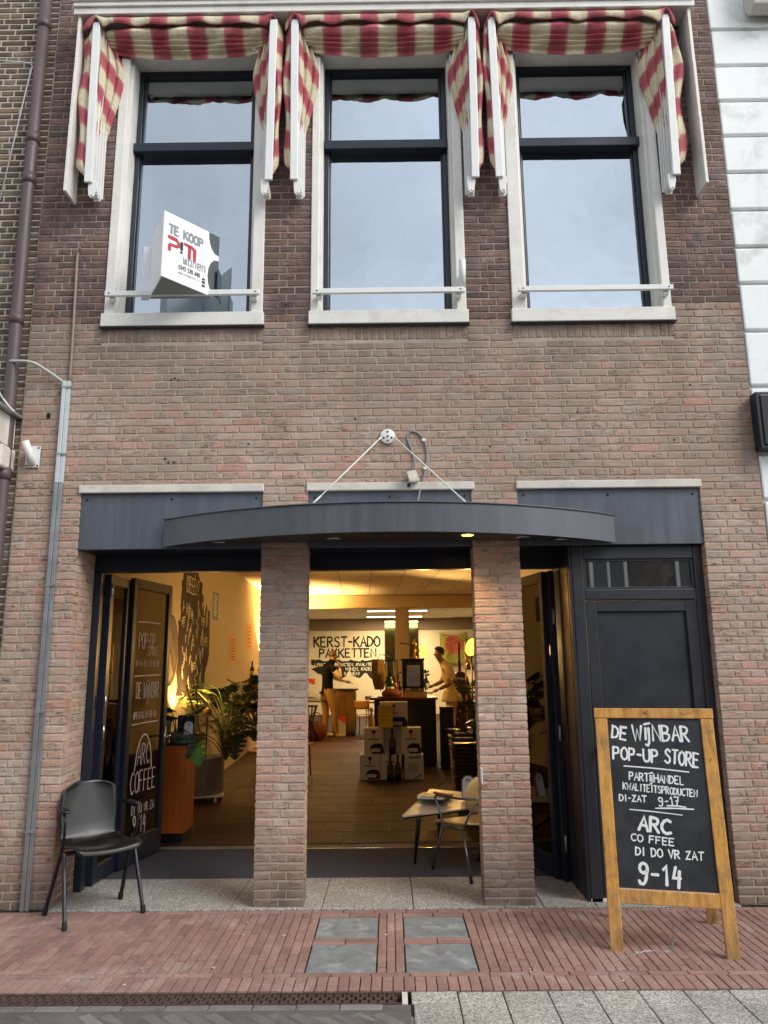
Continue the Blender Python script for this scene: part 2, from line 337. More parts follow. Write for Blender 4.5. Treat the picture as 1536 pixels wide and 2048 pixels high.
# ---------------------------------------------------------------- laying bricks, pavers and tiles
def brick_shape(rng, L, H, depth, proud, bev=.004, jit=.0012, rough=.0012):
    j = lambda a=jit: rng.uniform(-a, a)
    def ringpts(ix, iz, y, jj):
        a, b = L / 2 - ix, H / 2 - iz
        return [(x + j(jj), y() if callable(y) else y, z + j(jj)) for x, z in ((-a, -b), (0, -b), (a, -b), (a, 0), (a, b), (0, b), (-a, b), (-a, 0))]
    vs = ringpts(0, 0, depth, 0) + ringpts(0, 0, -proud + bev, jit) + ringpts(bev, bev, lambda: -proud + j(rough), jit) + [(j(.01), -proud - abs(j(rough)), j(.004))]
    fs = []
    for b in (0, 8):
        for i in range(8): k = (i + 1) % 8; fs.append((b + i, b + k, b + 8 + k, b + 8 + i))
    for i in range(8): fs.append((16 + i, 16 + (i + 1) % 8, 24))
    return vs, fs
def attr(me, cols):
    a = me.attributes.new('bk', 'FLOAT_COLOR', 'POINT'); fl = []
    for c in cols: fl += [c[0], c[1], c[2], 1.0]
    a.data.foreach_set('color', fl)
def frame(c, Ld, Nd):
    x = Vector(Ld); y = -Vector(Nd); z = x.cross(y)
    return Matrix(((x.x, y.x, z.x, c[0]), (x.y, y.y, z.y, c[1]), (x.z, y.z, z.z, c[2]), (0, 0, 0, 1)))
def lay(parent, items, name, stuffname, mats, n_ind=300, shape=None, rng=None, variants=14):
    """items: (centre of the visible face, long direction, normal, length, height, depth, material index). The n_ind that show largest are objects, the rest one part"""
    rng = rng or random.Random(3); shape = shape or {}
    sc_ = []
    for it in items:
        x, y, f = proj(it[0]); vis = -30 < x < 1566 and -30 < y < 2078 and f > .2
        d = (EYE - Vector(it[0])); ar = it[3] * it[4] * max(0, d.normalized().dot(Vector(it[2]))) / d.length_squared
        sc_.append(ar if vis else ar * 1e-6)
    order = sorted(range(len(items)), key=lambda i: -sc_[i]); ind = set(i for i in order[:n_ind] if sc_[i] > 1e-9)
    cache = {}; SV = []; SF = []; SM = []; SC = []
    for i, (c, Ld, Nd, L, H, D, mi) in enumerate(items):
        M = frame(c, Ld, Nd)
        if i in ind:
            key = (round(L, 2), round(H, 3), D, mi); lst = cache.setdefault(key, [])
            if len(lst) < variants:
                vs, fs = brick_shape(rng, L, H, D, **shape); me = bpy.data.meshes.new(name); me.from_pydata(vs, [], fs); me.materials.append(mats[mi])
                col = (rng.random(), rng.random(), rng.random()); attr(me, [col] * len(vs)); lst.append((me, L, H)); k = lst[-1]
            else: k = rng.choice(lst)
            o = bpy.data.objects.new(name, k[0]); C.objects.link(o); o.parent = parent
            o.matrix_local = M @ Matrix.Diagonal((L / k[1] * (1 if rng.random() < .5 else 1), 1, H / k[2], 1))
        else:
            vs, fs = brick_shape(rng, L, H, D, **shape); b = len(SV); SV += [tuple(M @ Vector(v)) for v in vs]
            SF += [tuple(q + b for q in f) for f in fs]; SM += [mi] * len(fs); col = (rng.random(), rng.random(), rng.random()); SC += [col] * len(vs)
    if SV:
        me = bpy.data.meshes.new(stuffname); me.from_pydata(SV, [], SF)
        for m in mats: me.materials.append(m)
        me.polygons.foreach_set('material_index', SM); attr(me, SC); prop(link(stuffname, me, parent), kind='stuff')
def bond(rng, a, b, prev, S_=.205, Hd=.102):
    """one course of mixed stretchers and headers from a to b, joints kept clear of the course below"""
    out = []; u = a
    while u < b - .02:
        best = None
        for t in range(6):
            l = S_ if rng.random() < .6 else Hd
            if not out and rng.random() < .4: l = S_ * .75
            e = u + l
            if b - e < .05: e = b
            sc2 = min([abs(e - q) for q in prev] + [9])
            if best is None or sc2 > best[0]: best = (sc2, e)
            if sc2 > .03: break
        e = min(best[1], b)
        if e - u > .23: e = u + S_
        out.append((u, e)); u = e
    return out
def cross_bond(a, b, k, hd=.1125):
    """Dutch cross bond: a course of headers, then one of stretchers started with a three-quarter brick, shifted every other time"""
    n = b - a; r = random.Random(k * 7 + int(a * 100))
    if k % 2 == 0: pcs = [hd]
    else: pcs = [hd * 1.5] + ([hd] if k % 4 == 3 else [])
    ln = hd if k % 2 == 0 else 2 * hd; out = []; u = a; i = 0
    while u < b - 1e-4:
        l = pcs[i] if i < len(pcs) else (ln if r.random() > .05 or ln == hd else hd); i += 1
        e = u + l + r.uniform(-.004, .004)
        if b - e < .05: e = b
        out.append((u, e)); u = e
    return out
XF, YF, ZF = Vector((1, 0, 0)), Vector((0, 1, 0)), Vector((0, 0, 1)); NF = Vector((0, -1, 0))

# ================================================================ THE SHOP BUILDING
shop = thing('shop_building', 'brick shop front with three tall upper windows, purple old brick above pinkish newer brick', 'building')
XL, XR = -2.83, 2.815
PIL = [(-.945, -.610), (.630, .966)]
WIN = [(-2.25, -.985), (-.605, .637), (1.0, 2.262)]
WZ0, WZ1 = 4.25, 6.93; ZUP = 51 * .0577 + 22 * .0612
OPN = [(-2.335, -.945), (-.610, .630), (.966, 2.352)]; OPZ = 2.965
def mortar_cells(parent):
    xs = sorted({XL, XR, *[v for a in WIN for v in a], *[v for a in OPN for v in a]}); zs = [0, OPZ, WZ0, ZUP, WZ1, 7.9]
    new, old = MB(), MB()
    for i in range(len(xs) - 1):
        for k in range(len(zs) - 1):
            x, z = (xs[i] + xs[i + 1]) / 2, (zs[k] + zs[k + 1]) / 2
            if z < OPZ and any(a < x < b for a, b in OPN): continue
            if WZ0 < z < WZ1 and any(a < x < b for a, b in WIN): continue
            d = .198 if z < OPZ and abs(x) < 1 else .37
            if z < OPZ and x > 2.3: d = .37
            (new if z < 4.3 else old).box(xs[i], xs[i + 1], .001, d, zs[k], zs[k + 1])
    w_ = new.build('wall', MORT, parent); old.build('old_wall', MORT_OLD, parent)
mortar_cells(shop)
items = []; rng = random.Random(11)
def course_items(z0, z1, hb, L0, L1, holes, mi, prev):
    zc = (z0 + z1) / 2; ivs = [(L0, L1)]
    for a, b in holes:
        nv = []
        for p, q in ivs:
            if b <= p or a >= q: nv.append((p, q))
            else:
                if a > p: nv.append((p, a))
                if b < q: nv.append((b, q))
        ivs = nv
    js = []
    for p, q in ivs:
        if q - p < .03: continue
        narrow = .29 < q - p < .40
        if narrow: seg = [(p + (q - p) * t / 3, p + (q - p) * (t + 1) / 3) for t in range(3)] if int(prev) % 2 else [(p, (p + q) / 2), ((p + q) / 2, q)]
        else: seg = cross_bond(p, q, int(prev))
        for k, (u, e) in enumerate(seg):
            js.append(e); l = e - u - .0092 + rng.uniform(-.0015, .0015); cx = (u + e) / 2; dp = .02
            if k == 0 and p > L0 + .01: l += .010; cx -= .005; dp = .096
            if k == len(seg) - 1 and q < L1 - .01: l += .010; cx += .005; dp = .096
            items.append(((cx, 0, zc + rng.uniform(-.0012, .0012)), XF, NF, l, z1 - z0 - .0098 + rng.uniform(-.001, .001), dp, mi))
    return js
for k in range(73):
    z0 = min(k, 51) * .0577 + max(0, k - 51) * .0612; z1 = z0 + (.0577 if k < 51 else .0612); zc = z0 + .029; holes = []
    if zc < OPZ - .03: holes += OPN
    if zc > 4.125:
        holes += [(a - .01, b + .01) for a, b in WIN]
    course_items(z0, z1, .0577, XL, XR, holes, 0, k)
for a, b in WIN:                                        # upright course under each sill
    n = 21
    for k in range(n):
        l = (b - a + .02) / n; items.append(((a - .01 + (k + .5) * l, 0, 4.187), ZF, NF, .112 + rng.uniform(-.003, .003), l - .010, .02, 0))
prev = []
for k in range(58):
    z0 = ZUP + k * .0605; zc = z0 + .03; holes = [(a, b) for a, b in WIN] if zc < WZ1 else []
    i0 = len(items); course_items(z0, z0 + .0605, .0605, XL, XR, holes, 1, k + 1)
    if k < 2:
        for q in range(i0, len(items)):
            if items[q][0][0] > 2.2: items[q] = items[q][:6] + (0,)
for k in range(43):                      # the returns beside and between the openings
    zc = k * .0577 + .029; h_ = .0462
    for sgn, X in ((1, -.610), (-1, .630), (-1, -.945), (1, .966)):
        items.append(((X, .152, zc), YF * sgn, XF * sgn, .088, h_, .02, 0))
    segs = [(.108, .20), (.205, .37)] if k % 2 else [(.108, .30), (.305, .37)]
    for a, b in segs: items.append(((-2.335, (a + b) / 2, zc), YF, XF, b - a - .008, h_, .02, 0)); items.append(((2.352, (a + b) / 2, zc), -YF, -XF, b - a - .008, h_, .02, 0))
lay(shop, items, 'brick', 'brickwork', [BR_NEW, BR_OLD], 300, dict(proud=.0035, bev=.004, jit=.0022, rough=.0014), random.Random(5))

# lintels, cladding, soffit and header over the shop openings
for a, b in ((-2.342, -.942), (-.616, .650), (.966, 2.360)):
    MB().box(a, b, -.022, .05, 2.906, 2.966).build('lintel', STONE, shop, bevel=.006)
for a, b in ((-2.330, -.948), (-.606, .628), (.970, 2.347)):
    m = MB().box(a, b, .012, .05, 2.478, 2.903); pn = m.build('fascia_panel', SLATE, shop, bevel=.003)
    q = MB()
    for x in (a + .05, (a + b) / 2, b - .05):
        for z in (2.86,): q.lathe([(.008, 0), (.008, .006), (.004, .009), (0, .009)], 8, (x, .0118, z), Matrix.Rotation(R(90), 3, 'X'))
    q.build('screw', DARKST, pn)
for a, b in ((-2.333, -.947), (-.608, .628), (.968, 2.350)): MB().box(a, b, .051, .42, 2.482, 2.56).build('soffit_board', NAVY, shop)
MB().box(-2.33, 1.36, .372, .46, 2.352, 2.4795).build('door_header', NAVY, shop, bevel=.004)
MB().box(-2.333, -2.275, .372, .45, 0, 2.35).build('door_jamb', NAVY, shop, bevel=.004)
MB().box(-2.83, 3.7, .463, .60, 2.37, 3.6).build('plaster_wall', mk('cream_wall', 'c9b899', .8, var=.05), shop)
MB().box(-2.83, -2.336, .371, .55, 0, 2.37).build('plaster_pier', MC['cream_wall'], shop)
MB().box(2.353, 3.75, .371, .55, 0, 2.37).build('plaster_pier', MC['cream_wall'], shop)

# upper windows
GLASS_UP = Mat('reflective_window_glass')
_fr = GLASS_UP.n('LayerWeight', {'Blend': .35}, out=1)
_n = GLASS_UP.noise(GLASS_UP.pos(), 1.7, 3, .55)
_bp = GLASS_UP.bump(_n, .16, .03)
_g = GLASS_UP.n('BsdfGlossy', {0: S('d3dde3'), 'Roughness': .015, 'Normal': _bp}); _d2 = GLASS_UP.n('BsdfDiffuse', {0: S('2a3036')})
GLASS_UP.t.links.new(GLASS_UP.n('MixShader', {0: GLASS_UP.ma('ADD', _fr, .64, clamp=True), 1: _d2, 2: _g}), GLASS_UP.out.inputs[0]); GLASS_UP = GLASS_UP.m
GLASS_FLAT = Mat('dark_transom_glass'); _g = GLASS_FLAT.n('BsdfGlossy', {0: S('d8dcdc'), 'Roughness': .01}); _d2 = GLASS_FLAT.n('BsdfDiffuse', {0: S('1c2022')})
GLASS_FLAT.t.links.new(GLASS_FLAT.n('MixShader', {0: .5, 1: _d2, 2: _g}), GLASS_FLAT.out.inputs[0]); GLASS_FLAT = GLASS_FLAT.m
SASH = [(-2.175, -1.078), (-.543, .56), (1.106, 2.194)]
SD = .135    # the sashes sit back in the white frames
for wi, ((a, b), (s0, s1)) in enumerate(zip(WIN, SASH)):
    wn = MB()
    wn.box(a, s0, -.018, SD + .115, WZ0 + .115, WZ1 - .16); wn.box(s1, b, -.018, SD + .115, WZ0 + .115, WZ1 - .16)
    wn.box(a, b, -.020, SD + .115, WZ1 - .158, WZ1); wn.box(a - .012, b + .012, -.045, SD + .115, WZ0, WZ0 + .113)
    win = wn.build('window', WHITE, shop, bevel=.006)
    il = MB()                                            # inner white rebate
    il.box(s0 - .002, s0 + .022, .03, SD + .11, WZ0 + .116, WZ1 - .161); il.box(s1 - .022, s1 + .002, .03, SD + .11, WZ0 + .116, WZ1 - .161)
    il.build('rebate', WHITE, win, bevel=.003)
    MB().box(s0 + .0225, s1 - .0225, .04, SD + .11, WZ0 + .1135, WZ0 + .1175).build('inner_sill', WHITE, win)
    z0, z1, zt = WZ0 + .118, WZ1 - .160, 5.955
    fr = MB(); fw = .042
    s0 += .024; s1 -= .024
    fr.box(s0, s0 + fw, .035 + SD, .10 + SD, z0, z1); fr.box(s1 - fw, s1, .035 + SD, .10 + SD, z0, z1)
    fr.box(s0 + fw, s1 - fw, .036 + SD, .10 + SD, z0, z0 + .05); fr.box(s0 + fw, s1 - fw, .036 + SD, .10 + SD, z1 - .045, z1)
    fr.box(s0, s1, SD - .02, .10 + SD, zt - .022, zt + .060)
    fr.build('frame', NAVY, win, bevel=.005)
    for xa, xb in ((s0 + fw, s0 + fw + .018), (s1 - fw - .018, s1 - fw)): MB().box(xa, xb, .055 + SD, .098 + SD, zt + .060, z1 - .045).build('sash_stile', NAVY, win, bevel=.003)
    MB().box(s0 + fw + .018, s1 - fw - .018, .056 + SD, .098 + SD, zt + .0602, zt + .078).build('sash_rail', NAVY, win, bevel=.003)
    for xa, xb in ((s0 + fw, s0 + fw + .014), (s1 - fw - .014, s1 - fw)): MB().box(xa, xb, .055 + SD, .098 + SD, z0 + .05, zt - .022).build('sash_stile', NAVY, win, bevel=.003)
    MB().box(s0 + fw, s1 - fw, .075 + SD, .09 + SD, z0 + .05, zt - .022).build('pane', GLASS_UP, win)
    MB().box(s0 + fw, s1 - fw, .075 + SD, .09 + SD, zt + .060, z1 - .045).build('pane', GLASS_UP, win)
    rl = MB(); rl.tube([(s0 + .01, -.042, z1 + .02), (s1 - .01, -.042, z1 + .02)], .022, 10); rl.box(s0 - .01, s0 + .018, -.065, -.0205, z1 - .01, z1 + .05); rl.box(s1 - .018, s1 + .01, -.065, -.0205, z1 - .01, z1 + .05)
    rl.build('blind_roller', WHITE, win)
    gb = MB(); ga, gb_ = ((-2.222, -.998), (-.582, .620), (1.041, 2.256))[wi]
    gb.box(ga, gb_, -.098, -.068, 4.483, 4.525); o = gb.build('guard_rail', WHITE2, win, bevel=.004)
    gk = MB()
    for x in (ga + .05, gb_ - .05): gk.box(x - .022, x + .022, -.066, -.021, 4.455, 4.50)
    gk.build('bracket', WHITE2, win, bevel=.003)
    gs = MB()
    for x in (ga + .035, gb_ - .035): gs.lathe([(.007, 0), (.005, .003), (0, .003)], 8, (x, -.0985, 4.505), Matrix.Rotation(R(90), 3, 'X'))
    gs.build('screw', DARKST, win)

for a, b in WIN: MB().box(a - .02, b + .02, -.052, .0, 4.241, 4.2495).build('sill_soot_strip', mk('soot_line_grey', '55585a', .6, .3), shop, bevel=.002)  # thin grey strip added to draw the black soot line below each sill
hm = MB()                                               # old drill holes, plugs and one broken out brick end
for px, py in ((343, 760), (350, 757), (357, 761), (330, 918), (337, 925), (348, 925), (497, 888), (710, 838), (1155, 824), (1348, 880), (1052, 880), (980, 893), (1470, 1000), (1380, 770)):
    p = PY(px, py, 0); hm.lathe([(.0085, 0), (0, .0005)], 8, (p.x, -.0052, p.z), Matrix.Rotation(R(90), 3, 'X'))
p = PY(97, 832, 0); hm.box(p.x - .012, p.x + .016, -.0058, -.002, p.z - .022, p.z + .022)
prop(hm.build('drill_hole', mk('hole_black', '0c0a09', .9), shop), kind='stuff')

# ================================================================ NEIGHBOURS
left = thing('neighbour_building', 'brown brick neighbour with pale joints, left of the dark downpipe', 'building', (-3.4, .02, 0))
LCX = -.075
MB().box(-1.9, .56, .002, .3, 0, 8.2).build('wall', MORT_LEFT, left)
items = []; rng = random.Random(23); prev = []
for k in range(142):
    z0 = k * .0562; segs = [(-e, -u) for u, e in cross_bond(-.56, 1.0, k, .108)]
    for u, e in segs: items.append((((u + e) / 2, 0, z0 + .0281), XF, NF, e - u - .0135, .0425, .02, 0))
_e = EYE.copy()
items = [it for it in items]
class _Sh: pass
def lay_at(parent, items, *a, **k):
    """items given local to a parent that only sits at an offset"""
    off = parent.location
    wi_ = [(tuple(Vector(i[0]) + off),) + i[1:] for i in items]
    g0 = len(C.objects); lay(parent, wi_, *a, **k)
    bpy.context.view_layer.update()
    for o in list(parent.children):
        if o.get('_sh'): continue
        if o.name.split('.')[0] in (a[0],): o.location = o.location - off; o['_sh'] = 1
        elif o.name.split('.')[0] == a[1]: o.location = -off; o['_sh'] = 1
    for o in parent.children:
        if '_sh' in o: del o['_sh']
lay_at(left, items, 'brick', 'brickwork', [BR_LEFT], 300, shape=dict(proud=.003, bev=.004, jit=.002, rough=.0014), rng=random.Random(8))
cs = MB()                                               # stone bracket of the neighbour's shop cornice
cs.prism([(0, 0), (.26, 0), (.26, -.04), (.22, -.05), (.20, -.12), (.14, -.17), (.12, -.23), (0, -.24)], (.60 + LCX, -.30, 3.50), (-1, 0, 0), (0, 0, 1), -.28)
cs.build('cornice', STONE, left, bevel=.006)
MB().box(-.4, .65 + LCX, -.36, 0, 3.503, 3.525).build('flashing', STEEL, left)
MB().box(.30, .54, -.22, .0, 3.08, 3.255).build('bracket', STONE, left, bevel=.02)

right = thing('white_building', 'white stucco neighbour building with deep horizontal grooves', 'building', (2.9, 0, 0))
STUC = mk('white_stucco', 'eef2f1', .75, var=.05, vs_=2.5, bs=35, bump=.35, dirt=('a3a59c', .6))
MB().box(-.072, 1.6, .03, .4, 0, 8.0).build('wall', STUC, right)
zs = [PY(x, y, -.0).z for x, y in ((1450, 61), (1460, 133), (1465, 203), (1470, 273), (1475, 346), (1480, 421), (1485, 495), (1490, 568), (1495, 663))]
zs = [8.0, 7.72] + [zs[0] + .36] + zs + [3.70, 3.16, 2.8, 2.4, 2.0, 1.6, 1.2, .8, .4, 0]
for a, b in zip(zs[1:-1], zs[2:]):
    if a - b < .02: continue
    MB().box(-.078 + RNG.uniform(-.006, .004), 1.6, -.012, .029, b + .015, a - .015).build('stucco_course', STUC, right, bevel=.01)
bk = MB(); bx = PY(1500, 30, -.1).x - 2.9
bk.prism([(0, 0), (.0, -.62), (.03, -.70), (.10, -.74), (.16, -.70), (.18, -.5), (.18, 0)], (bx, -.016, 7.75), (0, -1, 0), (0, 0, 1), .5)
bk.build('cornice_bracket', mk('grey_stone', 'b9b8b0', .8, var=.12, dirt=('7d7b72', .5)), right, bevel=.012)
bk2 = MB().box(bx + .02, bx + .6, -.21, -.196, 7.2, 7.7); bk2.build('bracket_moulding', MC['grey_stone'], right, bevel=.01)

sg = thing('sign_box', 'black shop sign box on the white building, cut by the photo edge', 'sign', (2.79, -.013, 3.39))
MB().box(0, 1.2, -.10, -.001, -.22, .23).build('casing', BLACK, sg, bevel=.006)
MB().box(.03, 1.2, -.112, -.101, -.19, .20).build('face_panel', mk('black_gloss', '0b0c10', .18, var=.1, bump=.02), sg, bevel=.004)
MB().box(.07, .10, -.135, -.1125, -.17, -.08).build('latch', STEEL, sg, bevel=.004)

# ================================================================ GROUND
ground = prop(MB().box(-30, 30, -30, -.03, -.5, -.06).build('ground', SAND), kind='structure')
RSH = dict(proud=.004, bev=.0028, jit=.0009, rough=.0008)
pave = prop(MB().box(-4.2, 4.2, -1.345, .02, -.055, -.006).build('pavement', SAND), kind='structure')
items = []; rng = random.Random(31); W_ = .0565
def pv(x, y, L, H, along):
    if along == 'Y': items.append(((x, y, rng.uniform(-.0015, .0015) + 0.0), YF, ZF, L - .010, H - .0045, .03, 0))
    else: items.append(((x, y, rng.uniform(-.0015, .0015)), XF, ZF, L - .005, H - .005, .03, 0))
SL = [(-.478, -.088), (.064, .462)]
slabs = [(a, b, y1, y0) for a, b in SL for y0, y1 in ((-.205, -.580), (-.690, -1.125))]
x = -3.9
while x < 3.9:                                          # first course along the shop front
    pv(x + .105, -.085, .21, .056, 'X'); x += .21
def in_slab(x0, x1): return any(x0 < b and x1 > a for a, b in SL)
xs = []; x = -.478
while x > -3.9: x -= W_; xs.append((x, W_))
n = int((.064 + .088) / .0507); xs += [(-.088 + k * .0507, .0507) for k in range(3)]
x = .462
while x < 3.9: xs.append((x, W_)); x += W_
for k, (x, wd) in enumerate(xs):
    ymin, ymax = -1.108, -.115; y = ymax + (.0 if k % 2 else .0); L = .205
    y0 = ymax; first = True
    while y0 > ymin + .02:
        l = (L / 2 if (k % 2 and first) else L); first = False; l = min(l, y0 - ymin)
        if (y0 - l) - ymin < .04: l = y0 - ymin
        pv(x + wd / 2, y0 - l / 2, l, wd, 'Y'); y0 -= l
for a, b in SL:
    for yc in (-.615, -.667):
        for k in range(2): pv(a + (b - a) * (k + .5) / 2, yc, (b - a) / 2, .05, 'X')
    for k in range(2): pv(a + (b - a) * (k + .5) / 2, -.160, (b - a) / 2, .075, 'X')
x = -3.9
while x < 3.9: pv(x + .105, -1.136, .21, .052, 'X'); x += .21
x = -3.9
while x < 3.9: pv(x + .028, -1.252, .178, .0565, 'Y'); x += .0565
lay(pave, items, 'paver', 'paver_field', [BR_BASE], 300, RSH, random.Random(12))
BLUE = mk('bluestone', '767c7e', .7, var=.30, vs_=9, bs=70, bump=.5, dirt=('b0b3b1', .75))
for a, b, y0, y1 in slabs: MB().box(a + .006, b - .006, min(y0, y1) + .004, max(y0, y1) - .004, -.045, .003).build('stone_slab', BLUE, pave, bevel=.006)

# drain channel and its rusty grate
dr = thing('drain_grate', 'rusty cast iron drain grating along the brick pavement edge', 'drain grate', (-1.2, -1.42, 0))
RUST = mk('rusty_iron', '57463f', .85, .35, .35, 12, .5, 70, dirt=('332b28', .7))
g = MB(); x0, x1 = -2.2, 1.240
g.box(x0, x1, -.066, -.056, -.04, .002); g.box(x0, x1, .056, .066, -.04, .002)
g.build('frame', RUST, dr)
n = 0; gp = MB(); x = x0 + .012
while x < x1 - .02:
    gp.box(x - .004, x + .004, -.055, .055, -.03, -.001)
    for k, y in enumerate((-.036, 0, .036)):
        if (n + k) % 2: gp.box(x + .0042, x + .0178, y - .011, y + .011, -.03, -.002)
        else: gp.box(x + .0042, x + .0178, y - .0205, y - .0145, -.03, -.0025)
    x += .022; n += 1
prop(gp.build('grating', RUST, dr), kind='stuff')
MB().box(x0, x1, -.054, .054, -.2, -.06).build('channel', BLKMET, dr)
MB().box(x1 + .002, x1 + .03, -.066, .066, -.05, .003).build('end_piece', STONE, dr, bevel=.003)

# grey clinker road on the left, granite setts on the right
road = prop(MB().box(-14, .083, -14, -1.489, -.055, -.003).build('road', mortar_mat('road_sand', '75716e', '55514e')), kind='structure')
items = []; rng = random.Random(41); x = -3.2
while x < -.1: items.append(((x + .105, -1.522, 0), XF, ZF, .204, .052, .03, 0)); x += .21
a45 = Vector((.7071, -.7071, 0)); b45 = Vector((.7071, .7071, 0)); L, Wd = .21, .07
for i in range(-75, 75):                                # herringbone, three to one, laid on the diagonal
    for j in range(-75, 75):
        t_ = (i - j) % 6
        if t_ == 0: cx_, cy_, u = i + 1.5, j + .5, a45
        elif t_ == 5: cx_, cy_, u = i + .5, j + 1.5, b45
        else: continue
        c = Vector((-1.0, -2.2, 0)) + a45 * (cx_ * Wd) + b45 * (cy_ * Wd)
        if -3.4 < c.x < .11 and -3.0 < c.y < -1.55: items.append(((c.x, c.y, rng.uniform(-.002, .002) - .006), u, ZF, L - .006, Wd - .006, .03, 0))
lay(road, items, 'paver', 'paver_field', [BR_GREY], 300, dict(proud=.004, bev=.005, jit=.0015, rough=.001), random.Random(2))

def granite(name, lo, hi, sc1=160):
    m = Mat(name); p = m.pos(); v = m.n('TexVoronoi', {'Vector': p, 'Scale': sc1}, out=1); n_ = m.noise(p, 320, 2, .8); b = m.noise(p, 2.2, 5, .65)
    g_ = m.n('SeparateColor', {0: v}, out=0)
    c = m.ramp(m.ma('ADD', m.ma('MULTIPLY', g_, .6), m.ma('MULTIPLY', n_, .4)), [(.25, S(lo)), (.5, S(hi)), (.72, S('cac8c2'))])
    c = m.mix(m.mr(b, .45, .75, 0, .45), c, S('6c6a66')); at = m.n('Attribute', out=None, attribute_name='bk'); t = m.n('SeparateColor', {0: at.outputs[0]}, out=0)
    c = m.mix(m.mr(t, 0, 1, .0, .16), c, S('55534f')); m.bsdf(col=c, rough=.75, nor=m.bump(g_, .15, .002)); return m.m
GRAN = granite('granite_paving', '77746f', 'a3a19b'); GRAN2 = granite('worn_granite', '6b6966', '8b8985', 190)
gpav = prop(MB().box(.085, 14, -14, -1.352, -.055, -.006).build('granite_path', SAND), kind='structure')
items = []; rng = random.Random(3); x = .095; c_ = 0
items.append(((.203, -1.42, 0), XF, ZF, .226, .126, .04, 0)); 
while x < 3.6:
    y = -1.358 if x > .2 else -1.49; wd = .225; k = 0
    while y > -3.2:
        l = (.165 if (c_ % 2 and k == 0) else .335); items.append(((x + wd / 2, y - l / 2, rng.uniform(-.001, .001)), YF, ZF, l - .006, wd - .006, .04, 0)); y -= l; k += 1
    x += wd; c_ += 1
lay(gpav, items[:1] + [i for i in items[1:] if not (i[0][0] < .28 and i[0][1] > -1.49)], 'granite_tile', 'granite_tiles', [GRAN], 300, dict(proud=.004, bev=.003, jit=.0006, rough=.0004), random.Random(9))

# threshold slabs, mat well and shop floor
thr = prop(MB().box(-2.33, 2.345, -.05, .72, -.05, -.004).build('threshold', SAND), kind='structure')
edges = [-2.33, -1.72, -1.10, -.48, .14, .76, 1.02, 1.38, 2.345]
items = []
for k in range(len(edges) - 1):
    a, b = edges[k], edges[k + 1]
    items.append((((a + b) / 2, .17, .004), XF, ZF, b - a - .005, .42, .03, 0)); 
    if a < 1.3: items.append((((a + b) / 2 , .55, .0045), XF, ZF, b - a - .005, .33, .03, 0))
lay(thr, items, 'threshold_slab', 'threshold_slabs', [GRAN2], 300, dict(proud=.004, bev=.004, jit=.0006, rough=.0003), random.Random(4))
MAT_ = mk('charcoal_mat', '4b4d55', .95, spec=.05, var=.22, vs_=30, bs=160, bump=.6, dirt=('4a4b50', .3))
prop(MB().box(-2.27, 3.5, .722, 1.655, -.05, .006).build('entrance_mat', MAT_), 'charcoal entrance mat across the shop doorway', 'door mat')
prop(MB().box(-2.27, 3.5, 1.657, 1.672, -.05, .012).build('mat_trim', CHROME), 'thin bright metal strip edging the entrance mat', 'metal strip')
FLT = Mat('slate_floor_tile'); _p = FLT.pos(); _at = FLT.n('Attribute', out=None, attribute_name='bk'); _t = FLT.n('SeparateColor', {0: _at.outputs[0]}, out=0)
_c = FLT.ramp(_t, [(.1, S('33221f')), (.4, S('3f2b27')), (.7, S('49322c')), (.95, S('302726'))]); _n = FLT.noise(FLT.n('Mapping', {0: _p, 3: (2, 6, 1)}), 2.0, 6, .65)
_c = FLT.mix(1.0, _c, FLT.ramp(_n, [(.25, (.72, .72, .72)), (.75, (1.25, 1.2, 1.15))]), 'MULTIPLY'); FLT.bsdf(col=_c, spec=.12, rough=FLT.mr(_n, .3, .7, .5, .7), nor=FLT.bump(_n, .25, .01)); FLT = FLT.m
floor = prop(MB().box(-3.3, 4.0, 1.674, 22, -.055, -.002).build('shop_floor', mortar_mat('tile_grout', '8f8478', '70675e')), kind='structure')
items = []; rng = random.Random(19); A = R(2.12); fu = Vector((math.cos(A), math.sin(A), 0)); fv = Vector((-math.sin(A), math.cos(A), 0))
y = 0.0; k = 0
for j in range(41):
    l = .50 if j else .46
    x = -3.4 + [0, .33, .12, .45, .22][k % 5]
    while x < 4.3:
        tw = .66; c = Vector((0, 1.44, 0)) + fu * (x + tw / 2) + fv * (y + l / 2)
        if c.x > -3.6 and c.y - l / 2 > 1.45 and c.y < 21.6: items.append(((c.x, c.y, .001), fu, ZF, tw - .009, l - .009, .02, 0))
        x += tw
    y += l; k += 1
items = [i if i[0][1] > 1.99 else i for i in items if i[0][1] - .24 > 1.66]
lay(floor, items, 'floor_tile', 'floor_tiles', [FLT], 300, dict(proud=.004, bev=.002, jit=.0004, rough=.0003), random.Random(6))
